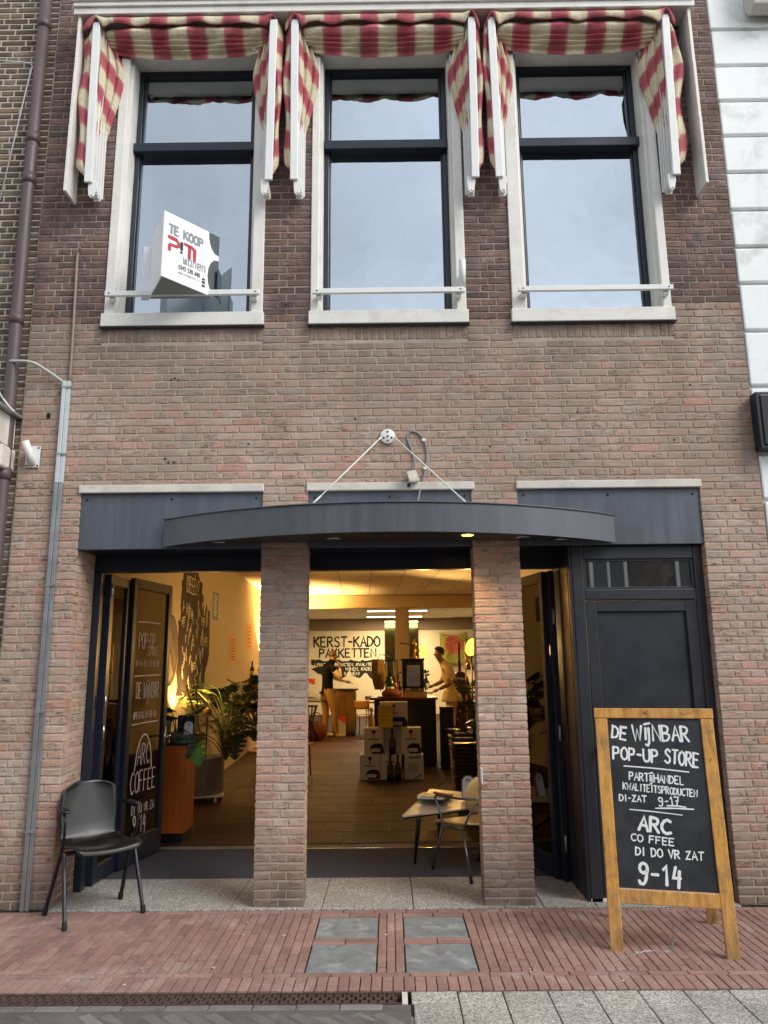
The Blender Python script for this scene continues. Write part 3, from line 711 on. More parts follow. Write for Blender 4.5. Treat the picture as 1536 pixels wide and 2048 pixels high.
# ================================================================ AWNINGS
def awning_mat():
    m = Mat('striped_awning_canvas'); uv = m.n('TexCoord', out=2); u = m.n('SeparateXYZ', {0: uv}, out=0); v = m.n('SeparateXYZ', {0: uv}, out=1)
    p = m.pos(); wob = m.ma('MULTIPLY', m.ma('SUBTRACT', m.noise(p, 9, 2), .5), .02)
    f = m.ma('FRACT', m.ma('ADD', u, wob))
    c = m.ramp(f, [(0.0, S('e0d5b4')), (.02, S('d8b79c')), (.05, S('c4787e')), (.12, S('ba606a')), (.28, S('b65863')), (.44, S('be666f')), (.50, S('c97f82')), (.54, S('dcc6a6')), (.60, S('e3d9ba')), (.80, S('e6dcbf')), (1.0, S('e0d5b4'))])
    thr_ = m.ma('SINE', m.ma('MULTIPLY', u, 420.0)); c = m.mix(m.mr(thr_, -1, 1, 0, .12), c, S('8f3a44'))
    d = m.noise(p, 4, 5, .65); c = m.mix(m.mr(d, .5, .75, 0, .35), c, S('9b8a72'))
    fin = m.noise(p, 300, 2, .7); tr = m.n('BsdfTranslucent', {0: c})
    b = m.t.nodes.new('ShaderNodeBsdfPrincipled'); m.set(b, 'Base Color', c); m.set(b, 'Roughness', .8); m.set(b, 'Specular IOR Level', .2)
    m.set(b, 'Normal', m.bump(m.ma('ADD', fin, m.ma('MULTIPLY', m.noise(p, 26, 4, .6, 1.2), 4.0)), .55, .008))
    m.t.links.new(m.n('MixShader', {0: .07, 1: b.outputs[0], 2: tr}), m.out.inputs[0]); return m.m
CANV = awning_mat(); PIPE = mk('crimson_piping', '7d2a38', .7)
hs_ = thing('awning_housing', 'white painted timber awning surround with moulded top board and deep side boards', 'awning housing', (0, 0, 7.0))
MB().box(-2.60, 2.60, -.245, -.0075, .045, .085).box(-2.615, 2.615, -.262, -.008, .0852, .115).box(-2.60, 2.60, -.225, -.0078, -.015, .0448).build('top_board', WHITE, hs_, bevel=.006)
for s in (-1, 1):
    m = MB()
    for k, (z0, z1, d) in enumerate(((-1.66, -1.06, .208), (-1.058, -.545, .204), (-.543, -.017, .200))): m.box(s * 2.556 - .012, s * 2.556 + .012, -d, -.0082, z0, z1)
    m.build('side_board', WHITE, hs_, bevel=.003)
TZ = 6.975
def lerp(a, b, t): return a + (b - a) * t
def poly(pts, t):
    for (t0, a), (t1, b) in zip(pts, pts[1:]):
        if t <= t1: return lerp(a, b, (t - t0) / (t1 - t0))
    return pts[-1][1]
def make_awning(label, x0, x1, aL, aR, oL, oR, seed):
    """x0,x1 outer ends; aL,aR arm x at top; oL,oR outward room beside the arms"""
    rg = random.Random(seed); cx = (x0 + x1) / 2
    t = thing('awning', label, 'awning', (cx, 0, 5.35), 0, 'striped box awnings folded up above the windows')
    lx = lambda x: x - cx; lz = lambda z: z - 5.35
    arms = []
    for a, inn in ((aL, 1), (aR, -1)):
        top = (lx(a), -.190, lz(6.93)); bot = (lx(a + inn * .028 * (1 if abs(a) > 1.5 else .5)), -.178, lz(5.43))
        o = MB().bar(top, bot, .062, .022).build('arm', WHITE2, t, bevel=.005); arms.append((top, bot))
        rb = MB()
        for k in range(5): rb.bar((top[0] + inn * (.018 + .014 * k), -.160 + .026 * k, top[2]), (bot[0] + inn * (.014 + .011 * k), -.152 + .026 * k, bot[2] - .02 - .012 * k), .03, .012)
        rb.build('folded_ribs', WHITE2, t, bevel=.002)
        bk_ = MB(); bx_, bz = bot[0] + inn * .03, bot[2]
        bk_.prism([(-.035, .03), (.03, .03), (.03, -.02), (.012, -.10), (-.012, -.115), (-.03, -.09), (-.035, -.02)], (bx_, -.165, bz - .01), (1, 0, 0), (0, 0, 1), .02)
        for k in range(5): bk_.cbox((bx_ - inn * .0 + .001 * k, -.150 + .022 * k, bz - .02 - .012 * k), (.055, .010, .05))
        bk_.lathe([(.009, 0), (.009, .006), (0, .007)], 8, (bx_, -.1655, bz - .10), Matrix.Rotation(R(90), 3, 'X'))
        bk_.build('end_bracket', WHITE2, t, bevel=.002)
    # front valance: hangs from the top rail with a scalloped hem, wrapping down over each arm
    W = x1 - x0; ph = rg.uniform(0, 1); per = .312
    def val(u, v):
        x = lerp(x0 + .02, x1 - .02, u); e = min(x - x0, x1 - x); rise = max(0, 1 - e / .10)
        hem = .080 + .010 * math.sin(2 * math.pi * (x - x0) / .34 + ph) + .005 * math.sin(2 * math.pi * x / .21 + seed)
        da = min(abs(x - aL), abs(x - aR)); hem += .035 * math.exp(-((da - .06) / .03) ** 2) - .055 * math.exp(-(da / .035) ** 2)
        z = TZ - .03 * rise ** 2 - v * hem * (1 + .1 * math.sin(9 * x))
        y = -.196 - .022 * math.sin(math.pi * v * .9) - .014 * v * math.sin(2 * math.pi * (x - x0) / .34 + 1.1 + ph) - .018 * math.exp(-(da / .05) ** 2) + .09 * rise ** 2
        return (lx(x), y, lz(z))
    o = MB().grid(val, 90, 6, lambda u, v: ((u * W) / per + ph, v)).build('valance', CANV, t, True, solid=.003)
    def hemp(u): p = val(u, 1.0); return (p[0], p[1] - .002, p[2] - .001)
    MB().tube([hemp(i / 80) for i in range(81)], .0035, 5).build('hem_piping', PIPE, o, True)
    # the rolled up canopy behind it: one proud upper roll and gathered folds drawn back to the window head
    def roll(u, v):
        x = lerp(aL + .055, aR - .055, u); sag = math.sin(math.pi * u) ** .35
        prof = [(0, (-.10, 6.955)), (.12, (-.165, 6.905)), (.24, (-.185, 6.855)), (.34, (-.160, 6.825)), (.40, (-.120, 6.815)), (.50, (-.140, 6.792)), (.57, (-.100, 6.785)), (.66, (-.115, 6.762)), (.73, (-.075, 6.758)), (.82, (-.088, 6.738)), (.90, (-.045, 6.735)), (1, (-.03, 6.70))]
        y = poly([(a, b[0]) for a, b in prof], v); z = poly([(a, b[1]) for a, b in prof], v)
        pinch = 1 - sag; n1 = math.sin(17 * u + 5 * v + seed) * .006 + math.sin(41 * u + seed * 2 + 9 * v) * .004 + .010 * math.sin(7 * u * math.pi + seed) * math.sin(math.pi * v)
        z = lerp(z, 6.885, pinch * .45) + n1; y = lerp(y, -.12, pinch * .6) + n1 * 1.3
        return (lx(x), y, lz(z))
    MB().grid(roll, 70, 44, lambda u, v: ((lerp(aL + .055, aR - .055, u) - x0) / per + ph, v)).build('gathered_canopy', CANV, t, True, solid=.003)
    # side drapes: pleats gathered round each arm, widest near the top and tapering down to the bracket
    for a, inn, room in ((aL, 1, oL), (aR, -1, oR)):
        zt, zb = 6.93, 5.50
        def outer(u, v):
            # from the arm outwards
            wmax = poly([(0, .06), (.10, .06 + room * .8), (.3, .06 + room), (.55, .055 + room * .85), (.8, .05 + room * .95), (.93, .05 + room * .85), (1, .03)], v) + .016 * math.sin(14 * v + seed) * min(1, room / .08)
            k = a + inn * .025 * v * (1 if abs(a) > 1.5 else .5); s = u
            x = k - inn * (s * wmax - .01); y = -.178 + .035 * s + .022 * math.sin(2 * math.pi * (1.15 * s + .25 * math.sin(6 * v + seed))) * (1 - .5 * v)
            return (lx(x), y, lz(lerp(zt, zb + .06 * s * 0 - .05 * (1 - s), v) + .02 * math.sin(3.1 * s) * (1 - v)))
        MB().grid(outer, 12, 40, lambda u, v: (v * 1.43 / .31 + .12 * u + .10 * math.floor(u * 2) + ph * .3 + .25 + .05 * math.sin(5 * v), u), flip=inn > 0).build('drape', CANV, t, True, solid=.003)
        if inn: MB().tube([Vector(outer(1.0, v / 30)) + Vector((0, -.002, 0)) for v in range(31)], .0035, 5).build('drape_piping', PIPE, t, True)
        def inner(u, v):
            wmax = poly([(0, .10), (.08, .15), (.2, .185), (.33, .175), (.5, .13), (.7, .075), (.82, .035), (1, .022)], v)
            k = a + inn * .025 * v * (1 if abs(a) > 1.5 else .5); pl = 3.0 * u
            tri = 2 * abs(pl - math.floor(pl + .5)); x = k + inn * (.012 + u * wmax)
            y = -.168 + .135 * u - .055 * (tri - .5) * (1 - .65 * v) + .006 * math.sin(11 * v + 5 * u)
            return (lx(x), y, lz(lerp(6.90 - .10 * u, 5.64 + .02 * u, v)))
        MB().grid(inner, 30, 36, lambda u, v: (v * 1.26 / .31 - .16 * u - .13 * math.floor(u * 3) + .05 * math.sin(3 * v + seed) + ph * .3 + .25 + .06 * math.sin(6 * v + 2 * u), u), flip=inn < 0).build('drape', CANV, t, True, solid=.003)
    return t
make_awning('folded striped awning above the window with the sale board', -2.555, -.868, -2.412, -.921, .085, .03, 1)
make_awning('folded striped awning above the middle window', -.846, .828, -.744, .738, .045, .035, 2)
make_awning('folded striped awning above the window nearest the white building', .838, 2.475, .903, 2.358, .03, .075, 3)

# ================================================================ SALE BOARD at the upper window
tk = thing('sale_board', 'white V shaped estate agent board reading TE KOOP at the upper window', 'sale sign', (-1.55, -.07, 4.53))
PLW = mk('board_white', 'eceef0', .4, var=.04, bump=.03); CHAR = mk('board_charcoal', '3b4349', .5, var=.08); RED = mk('print_red', 'b01530', .5, var=.04); GRYP = mk('print_grey', '7f868b', .5, var=.04); INK = mk('print_ink', '23272b', .6, var=.04)
O_ = Vector((-1.55, -.07, 4.53))
A0 = PY(328, 561, -.40); A1 = PY(325, 421, -.40); B0 = PY(438, 589, -.03); B1 = PY(436, 474, -.03)
zt, zb = (A1.z + B1.z) / 2, (A0.z + B0.z) / 2
ax = (A0.x + A1.x) / 2; bx_ = (B0.x + B1.x) / 2
Pa, Pb = Vector((ax, -.40, zb)) - O_, Vector((bx_, -.03, zb)) - O_; Hh = zt - zb; U = (Pb - Pa); Lp = U.length; U.normalize(); N_ = U.cross(ZF).normalized()
pn = MB().prism([(0, 0), (Lp, 0), (Lp, Hh), (0, Hh)], Pa, U, ZF, .006).build('panel', PLW, tk, bevel=.002)
m = MB(); ce = [(Lp, Hh - .002), (Lp * .80, Hh - .002)] + [(Lp * .80 + (Lp * .17) * (1 - math.cos(q * math.pi / 16)), Hh * (.98 - .30 * math.sin(q * math.pi / 16))) for q in range(1, 9)] + [(Lp, Hh * .68)]
m.prism(ce[::-1], Pa + N_ * .0006, U, ZF, .0005)
c2 = [(Lp, Hh * .60)] + [(Lp * .97 - Lp * .17 * math.sin(q * math.pi / 8), Hh * (.31 + .29 * math.cos(q * math.pi / 8))) for q in range(9)] + [(Lp, Hh * .02)]
m.prism(c2, Pa + N_ * .0006, U, ZF, .0005); m.build('dark_print', CHAR, pn)
m = MB(); write(m, 'TE KOOP', Pa + U * Lp * .09 + ZF * Hh * .70, U, ZF, Hh * .125, .019, jit=0, base=1e-3, end=Lp * .60); m.build('lettering', GRYP, pn)
m = MB(); w3 = .030; q0 = Pa + U * Lp * .09 + ZF * Hh * .44
def rp(pts): ribbon(m, [q0 + U * (x * Lp) + ZF * (y * Hh) for x, y in pts], w3, N_, 1e-3)
rp([(0, .19), (.12, .19), (.17, .155), (.17, .11), (.13, .085), (.03, .085), (.015, .06), (.015, 0)]); rp([(.28, .185), (.40, .185), (.46, .15), (.46, -.02)]); rp([(.365, .165), (.365, .0)])
m.build('logo', RED, pn); m = MB(); q1 = q0 + U * .225 * Lp
ribbon(m, [q1 + ZF * Hh * .18, q1 + ZF * Hh * .08], w3 * .8, N_, 1e-3); ribbon(m, [q1 + ZF * Hh * .035, q1 + ZF * Hh * .03], w3 * .9, N_, 1e-3)
write(m, '0345 520 640', Pa + U * Lp * .28 + ZF * Hh * .215, U, ZF, Hh * .06, .0065, jit=0, base=1e-3, end=Lp * .38); m.build('lettering', INK, pn)
m = MB(); write(m, 'wonen', Pa + U * Lp * .36 + ZF * Hh * .325, U, ZF, Hh * .145, .011, jit=0, base=1e-3, end=Lp * .40)
write(m, 'www.pimwonen.nl', Pa + U * Lp * .28 + ZF * Hh * .145, U, ZF, Hh * .045, .003, jit=0, base=1e-3, end=Lp * .38); m.build('lettering', GRYP, pn)
m = MB(); q1 = Pa + U * Lp * .70 + ZF * Hh * .09
for k, (z, hgt) in enumerate(((.0, .022), (.03, .022), (.058, .018))): m.prism([(0, z), (.03, z), (.03, z + hgt), (0, z + hgt)], q1 + N_ * .0006, U, ZF, .0005)
m.build('agent_mark', INK, pn)
Pc = Vector((PY(306, 478, -.02).x, -.03, zb)) - O_; U2 = (Pc - Pa); L2 = U2.length; U2.normalize()
MB().prism([(0, 0), (0, Hh), (L2, Hh * .96), (L2, .0)], Pa + U * .0 - N_ * .003 , U2, ZF, .005).build('side_panel', PLW, tk, bevel=.002)
MB().prism([(Pa.x + .004, Pa.y + .006), (Pb.x - .004, Pb.y), (Pc.x + .006, Pc.y)], (0, 0, zb - O_.z + .012), (1, 0, 0), (0, 1, 0), .004).build('bottom_panel', mk('board_grey', '8d9492', .6), tk)
MB().box(Pb.x + .003, Pb.x + .010, -.0, .13, zb - O_.z + .002, zb - O_.z + .24).build('mounting_flap', CHAR, tk); MB().box(Pc.x - .06, Pc.x - .002, .03, .05, zb - O_.z, zb - O_.z + .46).build('mounting_flap', PLW, tk)

# ================================================================ CANOPY over the doors
cp = thing('canopy', 'curved slate blue canopy over the shop doors with recessed spotlights', 'canopy', (0, 0, 2.49))
cw, sg_ = 1.685, .55; rad = (cw * cw + sg_ * sg_) / (2 * sg_); a0 = math.asin(cw / rad); n = 40
arc = [(rad * math.sin(lerp(-a0, a0, k / n)), -(rad * math.cos(lerp(-a0, a0, k / n)) - (rad - sg_)) - .010) for k in range(n + 1)]
CANP = clad('canopy_coating', '4d5158', '646971', '42464c')
m = MB(); vs = [(x, y, z) for z in (0, .205) for x, y in arc]; m.add(vs, [(k, k + 1, n + 2 + k, n + 1 + k) for k in range(n)])
f = m.build('curved_fascia', CANP, cp, True)
m = MB(); e = [(x * 1.001, y - .005) for x, y in arc]; m.tube([(x, y, .205) for x, y in e], .006, 6); m.build('top_rim', CANP, cp, True)
UND = mk('canopy_underside', '3a3734', .35, var=.15, bump=.04)
MB().prism([(x * .997, y * .985) for x, y in arc], (0, 0, .028), (1, 0, 0), (0, 1, 0), .006).build('underside_panel', UND, cp)
MB().prism([(x * .997, y * .985) for x, y in arc], (0, 0, .165), (1, 0, 0), (0, 1, 0), .006).build('roof_sheet', STEEL, cp)
LIT = emis('lit_spotlight', 'ffb030', 14.0); DIM = mk('spot_lens', '55524a', .2)
for (px, py), lit in (((440, 1086), 0), ((668, 1078), 0), ((935, 1069), 1), ((1045, 1075), 0), ((1122, 1080), 0)):
    p = PZ(px, py, 2.512); loc = (p.x, p.y, .022 - .0065)
    s_ = MB().lathe([(.042, 0), (.055, 0), (.057, .004), (.057, .0062)], 18, loc).build('spotlight', CHROME, cp, True)
    MB().lathe([(.0, .002), (.041, .002)][::-1], 16, loc).build('lens', LIT if lit else DIM, s_)
    if lit:
        ld = bpy.data.lights.new('spotlight_lamp', 'SPOT'); ld.energy = 14; ld.color = (1, .62, .22); ld.spot_size = R(110); ld.spot_blend = .8; ld.shadow_soft_size = .03
        lo = bpy.data.objects.new('spotlight_lamp', ld); C.objects.link(lo); lo.location = (p.x, p.y, 2.485); lo.rotation_euler = (0, 0, 0)
an = thing('wall_anchor', 'round white wall plate holding the two canopy stay wires', 'wall anchor', (0, -.008, 3.327))
MB().lathe([(.058, 0), (.058, .012), (.052, .016), (0, .016)], 24, (0, 0, 0), Matrix.Rotation(R(90), 3, 'X')).build('plate', WHITE2, an, True)
m = MB()
for x, z in ((0, .036), (0, -.036), (-.03, -.012), (.03, -.012), (0, 0)): m.lathe([(.007, .0), (.007, .006), (0, .008)], 8, (x, -.0165, z), Matrix.Rotation(R(90), 3, 'X'))
m.build('bolt', DARKST, an)
for s, (px, py) in ((-1, (625, 1008)), (1, (932, 1005))):
    e = PZ(px, py, 2.695) - Vector((0, -.008, 3.327)); a = Vector((s * .052, -.02, -.012)); dd = (e - a).normalized()
    m = MB().tube([a, e], .005, 6); m.tube([a, a + dd * .05], .006, 6); m.tube([e - dd * .10, e], .0065, 6); m.build('stay_wire', WHITE2, an, True)
jb = thing('junction_box', 'dirty white junction box dangling on a cable over the middle lintel', 'junction box', (.185, -.05, 2.995))
BOXM = mk('grimy_plastic', 'b5afa3', .6, var=.2, dirt=('6f675a', .7))
M_ = Matrix.Rotation(R(-18), 4, 'Y') @ Matrix.Rotation(R(25), 4, 'Z')
MB().cbox((0, 0, 0), (.07, .055, .095), M=M_).build('box', BOXM, jb, bevel=.01); MB().cbox((-.01, -.032, 0), (.06, .008, .085), M=M_).build('lid', BOXM, jb, bevel=.003)
MB().tube([(-.025, 0, -.05), (-.032, 0, -.075)], .014, 10).build('gland', BLKMET, jb)
cb = thing('cable_loop', 'grey looped cable from the junction box down behind the canopy', 'cable', (.25, -.02, 3.2))
pts = [(.207, -.04, 3.05), (.205, -.02, 3.12), (.18, -.012, 3.22), (.15, -.012, 3.31), (.175, -.012, 3.365), (.225, -.012, 3.355), (.275, -.012, 3.30), (.298, -.012, 3.18), (.275, -.014, 3.03), (.235, -.02, 2.88), (.21, -.06, 2.74), (.20, -.10, 2.66)]
MB().tube(catmull([Vector(p) - Vector((.25, -.02, 3.2)) for p in pts], 6), .0065, 8).build('cable', mk('grey_cable', '85898a', .6), cb, True)
m = MB()
for x, z in ((.277, 3.297), (.282, 3.075)): m.cbox((x - .25, .006, z - 3.2), (.028, .014, .022))
m.build('cable_clip', WHITE2, cb)

# ================================================================ PIPES AND CABLES on the left
dp = thing('downpipe', 'dark brown plastic downpipe between the two brick buildings', 'downpipe', (-2.895, -.06, 0))
BRN = mk('brown_pipe', '55484a', .5, var=.12, bump=.05)
m = MB().tube([(-.03, 0, 7.9), (-.03, 0, 5.2), (0.0, 0, 2.0), (.005, 0, 1.76)], .048, 16); m.build('pipe', BRN, dp, True)
for z in (7.05, 5.93, 5.55, 4.31, 3.05): MB().tube([(-.03 + .03 * max(0, min(1, (5.2 - z) / 3)), 0, z - .045), (-.03 + .03 * max(0, min(1, (5.2 - z) / 3)), 0, z + .045)], .054, 16).build('collar', BRN, dp, True)
MB().tube([(.005, 0, 1.75), (.01, 0, .02)], .056, 16).build('steel_foot', STEEL, dp, True)
MB().tube([(.006, 0, 1.52), (.006, 0, 1.55)], .062, 16).build('clamp', STEEL, dp, True)
cd = thing('conduit', 'slim galvanised cable channel running up the brick jamb to the hose', 'conduit', (-2.49, -.01, 0))
m = MB().box(-.030, -.002, -.035, 0, .0, 2.98).box(.0, .028, -.028, 0, .0, 2.98); m.build('channel', STEEL, cd, bevel=.003)
MB().box(-.030, -.002, -.036, 0, 2.983, 3.80).box(.0, .028, -.029, 0, 2.983, 3.80).build('channel', mk('white_steel', 'c9d0d2', .4, .3, .08), cd, bevel=.003)
m = MB()
for z in (.5, 1.3, 2.2, 3.2, 3.74): m.box(-.034, .033, -.039, -.003, z, z + .016)
m.build('clip', STEEL, cd)
ho = thing('thin_hose', 'thin tan hose climbing the brick above the cable channel', 'hose', (-2.49, -.02, 3.8))
MB().tube(catmull([(.014, 0, 0), (.012, 0, .3), (.004, 0, .7), (-.004, 0, 1.05), (.01, -.01, 1.12), (.03, -.02, 1.13)], 6), .011, 8).build('hose', mk('tan_hose', '8d7d70', .6), ho, True)
gc = thing('grey_cable_elbow', 'grey cable bending from behind the downpipe into the channel', 'cable', (-2.51, -.03, 3.8))
pts = [(PY(20, 722, -.1)), (PY(62, 724, -.12)), (PY(95, 742, -.05)), (PY(132, 768, -.03))]
MB().tube(catmull([p - Vector((-2.51, -.03, 3.8)) for p in pts], 6), .011, 8).build('cable', mk('pale_cable', 'b9bcb9', .6), gc, True)
wc = thing('white_wire', 'thin white wire slanting down the neighbour wall left of the downpipe', 'wire', (-3.1, 0, 6.0))
pts = [PY(0, 121, .0), PY(60, 126, 0), PY(65, 132, 0), PY(50, 190, 0), PY(0, 400, 0)]
MB().tube([p - Vector((-3.1, 0, 6.0)) for p in pts], .006, 6).build('wire', WHITE2, wc, True)
wc = thing('white_wire', 'short white cable looping down to the stone cornice end', 'wire', (-3.0, 0, 3.9))
pts = [PY(-6, 775, -.05), PY(5, 795, -.08), PY(20, 815, -.25), PY(28, 822, -.30)]
MB().tube(catmull([p - Vector((-3.0, 0, 3.9)) for p in pts], 5), .007, 6).build('wire', WHITE2, wc, True)
fh = thing('flagpole_holder', 'white flagpole holder on the brick beside the downpipe', 'flagpole holder', (-2.715, -.01, 3.195))
MB().box(-.055, .055, -.008, 0, -.085, .085).build('base_plate', WHITE2, fh, bevel=.006)
MB().tube([(0, -.004, -.06), (-.012, -.045, .02), (-.03, -.085, .105)], .026, 14, cap=False).build('socket', WHITE2, fh, True, solid=.006)
m = MB()
for x in (-.042, .042):
    for z in (-.07, .07): m.lathe([(.008, 0), (.006, .004), (0, .004)], 8, (x, -.0085, z), Matrix.Rotation(R(90), 3, 'X'))
m.build('screw', DARKST, fh)
fh = thing('flagpole_holder', 'small white tube holder screwed to the middle window frame above its bar', 'flagpole holder', (.605, -.025, 4.60))
MB().box(-.02, .02, -.006, 0, -.06, .06).build('base_plate', WHITE2, fh, bevel=.003)
MB().tube([(0, -.02, -.06), (0, -.05, .05), (0, -.085, .15)], .024, 12, cap=False).build('socket', WHITE2, fh, True, solid=.006)

# ================================================================ SHOP DOORS
CLEAR = glassmat('door_glass', 'b9bdb8', .05); CHALK = mk('white_paint_pen', 'e6e8e6', .8, var=.06)
def leaf(name, label, A_, B_, z0, z1, st, group=None, th=.045, rails=(.09, .07)):
    """glazed door leaf from A_ to B_ in plan; returns thing and its local axis setup: x along the leaf, -y the outside"""
    A_, B_ = Vector((*A_, 0)), Vector((*B_, 0)); L = (B_ - A_).length; rz = math.atan2(B_.y - A_.y, B_.x - A_.x)
    t = thing(name, label, 'door', (A_.x, A_.y, z0), rz, group); H = z1 - z0
    m = MB().box(0, st, -th / 2, th / 2, 0, H).box(L - st, L, -th / 2, th / 2, 0, H).box(st, L - st, -th / 2 + .001, th / 2 - .001, 0, rails[0]).box(st, L - st, -th / 2 + .001, th / 2 - .001, H - rails[1], H)
    m.build('frame', NAVY, t, bevel=.004); MB().box(st - .006, L - st + .006, -.005, .005, rails[0] - .006, H - rails[1] + .006).build('glass', CLEAR, t)
    return t, L, H
FG = 'folded glass door leaves at the shop entrance'
t, L, H = leaf('glass_door', 'open glass door leaf covered in white handwritten lettering with an arch', (-2.215, .93), (-2.085, 1.62), .02, 2.372, .062, FG, rails=(.20, .085))
m = MB(); N0 = Vector((0, -.0055, 0)); gx = .075; gw = L - .15
def tz(py): return (PY(285, py, 1.28).z - .02)
for txt, py, h_, x_, w_ in (('POP-UP', 1298, .15, .08, .29), ('STORE', 1311, .085, .24, .18), ('01-10-25 / 31-12-25', 1332, .05, .05, .41), ('DE WĲNBAR', 1396, .15, .08, .39), ('OPENING 01-03-26', 1435, .06, .05, .40), ('ARC', 1527, .19, .16, .21), ('COFFEE', 1582, .19, .07, .42), ('DI DO VR ZA', 1624, .08, .11, .38), ('9-14', 1664, .16, .14, .22)):
    write(m, txt, N0 + Vector((gx + x_, 0, tz(py))), XF, ZF, h_ * .9, .0085 if h_ > .09 else .0055, jit=.35, end=w_)
for py, a, b in ((1247, .05, .45), (1352, .03, .50), (1446, .04, .48)): line(m, N0 + Vector((gx + a, 0, tz(py))), N0 + Vector((gx + b, 0, tz(py) + .006)), XF, ZF, .010)
zc, zt_ = tz(1537), tz(1468); ribbon(m, catmull([N0 + Vector((gx + .12 + .29 * q, 0, zc + (zt_ - zc) * math.sin(math.pi * q) ** .5)) for q in [i / 12 for i in range(13)]], 3), .014, Vector((0, -1, 0)), 4e-4)
m.build('lettering', CHALK, t)
m = MB().tube([(L - .031, -.024, .98), (L - .031, -.08, .98), (L - .12, -.085, .98)], .010, 8); m.box(L - .045, L - .017, -.032, -.0235, .86, 1.06); m.build('handle', CHROME, t, True)
for k, (ax, ay, bx, by) in enumerate(((-2.245, .92, -2.262, .50), (-2.285, .93, -2.300, .50))):
    tt, L, H = leaf('glass_door', ('folded glass door leaf standing next to the handwritten one', 'folded glass door leaf pressed against the left jamb')[k], (ax, ay), (bx, by), .02, 2.352, .07, FG, rails=(.12, .08))
    m = MB()
    for z in (.28, 1.05, 1.28, 2.15): m.tube([(L - .006, .032 if k == 0 else -.032, z), (L - .006, .032 if k == 0 else -.032, z + .11)], .009, 8)
    m.build('hinge', CHROME, tt, True)
t, L, H = leaf('glass_door', 'folded glass door leaf reflecting the lamps beside the black door', (1.262, .60), (1.120, 1.24), .02, 2.352, .062, FG, rails=(.14, .085))
t2, L2_, H = leaf('glass_door', 'narrow folded door leaf tucked against the black door box', (1.310, .53), (1.255, 1.20), .02, 2.352, .07, FG, rails=(.12, .08))
m = MB()
for z in (.2, 1.0, 1.9): m.tube([(-.008, 0, z), (-.008, 0, z + .12)], .010, 8)
m.build('hinge', STEEL, t2, True)

bd = thing('black_door', 'closed blue black panelled door with transom pane behind the chalkboard', 'door', (1.85, .06, 0))
X0, X1 = -.485, .487
m = MB().box(X0, X0 + .085, .0, .07, .0, 2.478).box(X1 - .062, X1, .0, .07, .0, 2.478).box(X0 + .085, X1 - .062, .001, .07, 2.375, 2.478).box(X0 + .085, X1 - .062, .001, .07, 2.070, 2.150)
m.build('frame', DOORP, bd, bevel=.006)
MB().box(X0 + .087, X1 - .064, .03, .045, 2.152, 2.373).build('transom_pane', GLASS_FLAT, bd); 
m = MB().box(X0 + .086, X0 + .104, .012, .05, 2.151, 2.374).box(X1 - .081, X1 - .063, .012, .05, 2.151, 2.374).box(X0 + .105, X1 - .082, .012, .05, 2.151, 2.166).box(X0 + .105, X1 - .082, .012, .05, 2.360, 2.374)
m.build('glazing_bead', DOORP, bd, bevel=.002)
dl = MB(); x0, x1 = X0 + .090, X1 - .067
dl.box(x0, x0 + .078, .012, .06, .03, 2.064).box(x1 - .078, x1, .012, .06, .03, 2.064).box(x0 + .078, x1 - .078, .013, .06, 1.985, 2.064).box(x0 + .078, x1 - .078, .013, .06, .03, .16)
lf = dl.build('door_leaf', DOORP, bd, bevel=.004)
MB().box(x0 + .076, x1 - .076, .032, .055, .158, 1.987).build('panel', DOORP, lf)
MB().box(X0 - .02, X0 + .0, .005, .60, .0, 2.476).build('side_panel', DOORP, bd, bevel=.004); MB().box(X0 - .024, X0 - .0205, .07, .10, .002, 2.474).box(X0 - .026, X0 - .0205, .32, .36, .002, 2.474).build('side_batten', NAVY, bd)
MB().box(X0, X1, .0, .09, -.004, .028).build('sill', STONE, bd)
m = MB().lathe([(.024, 0), (.024, .006), (.011, .010), (.011, .04), (.026, .05), (.026, .062), (0, .066)], 16, (x0 + .04, .0115, 1.02), Matrix.Rotation(R(90), 3, 'X')); m.build('knob', DARKST, bd, True)

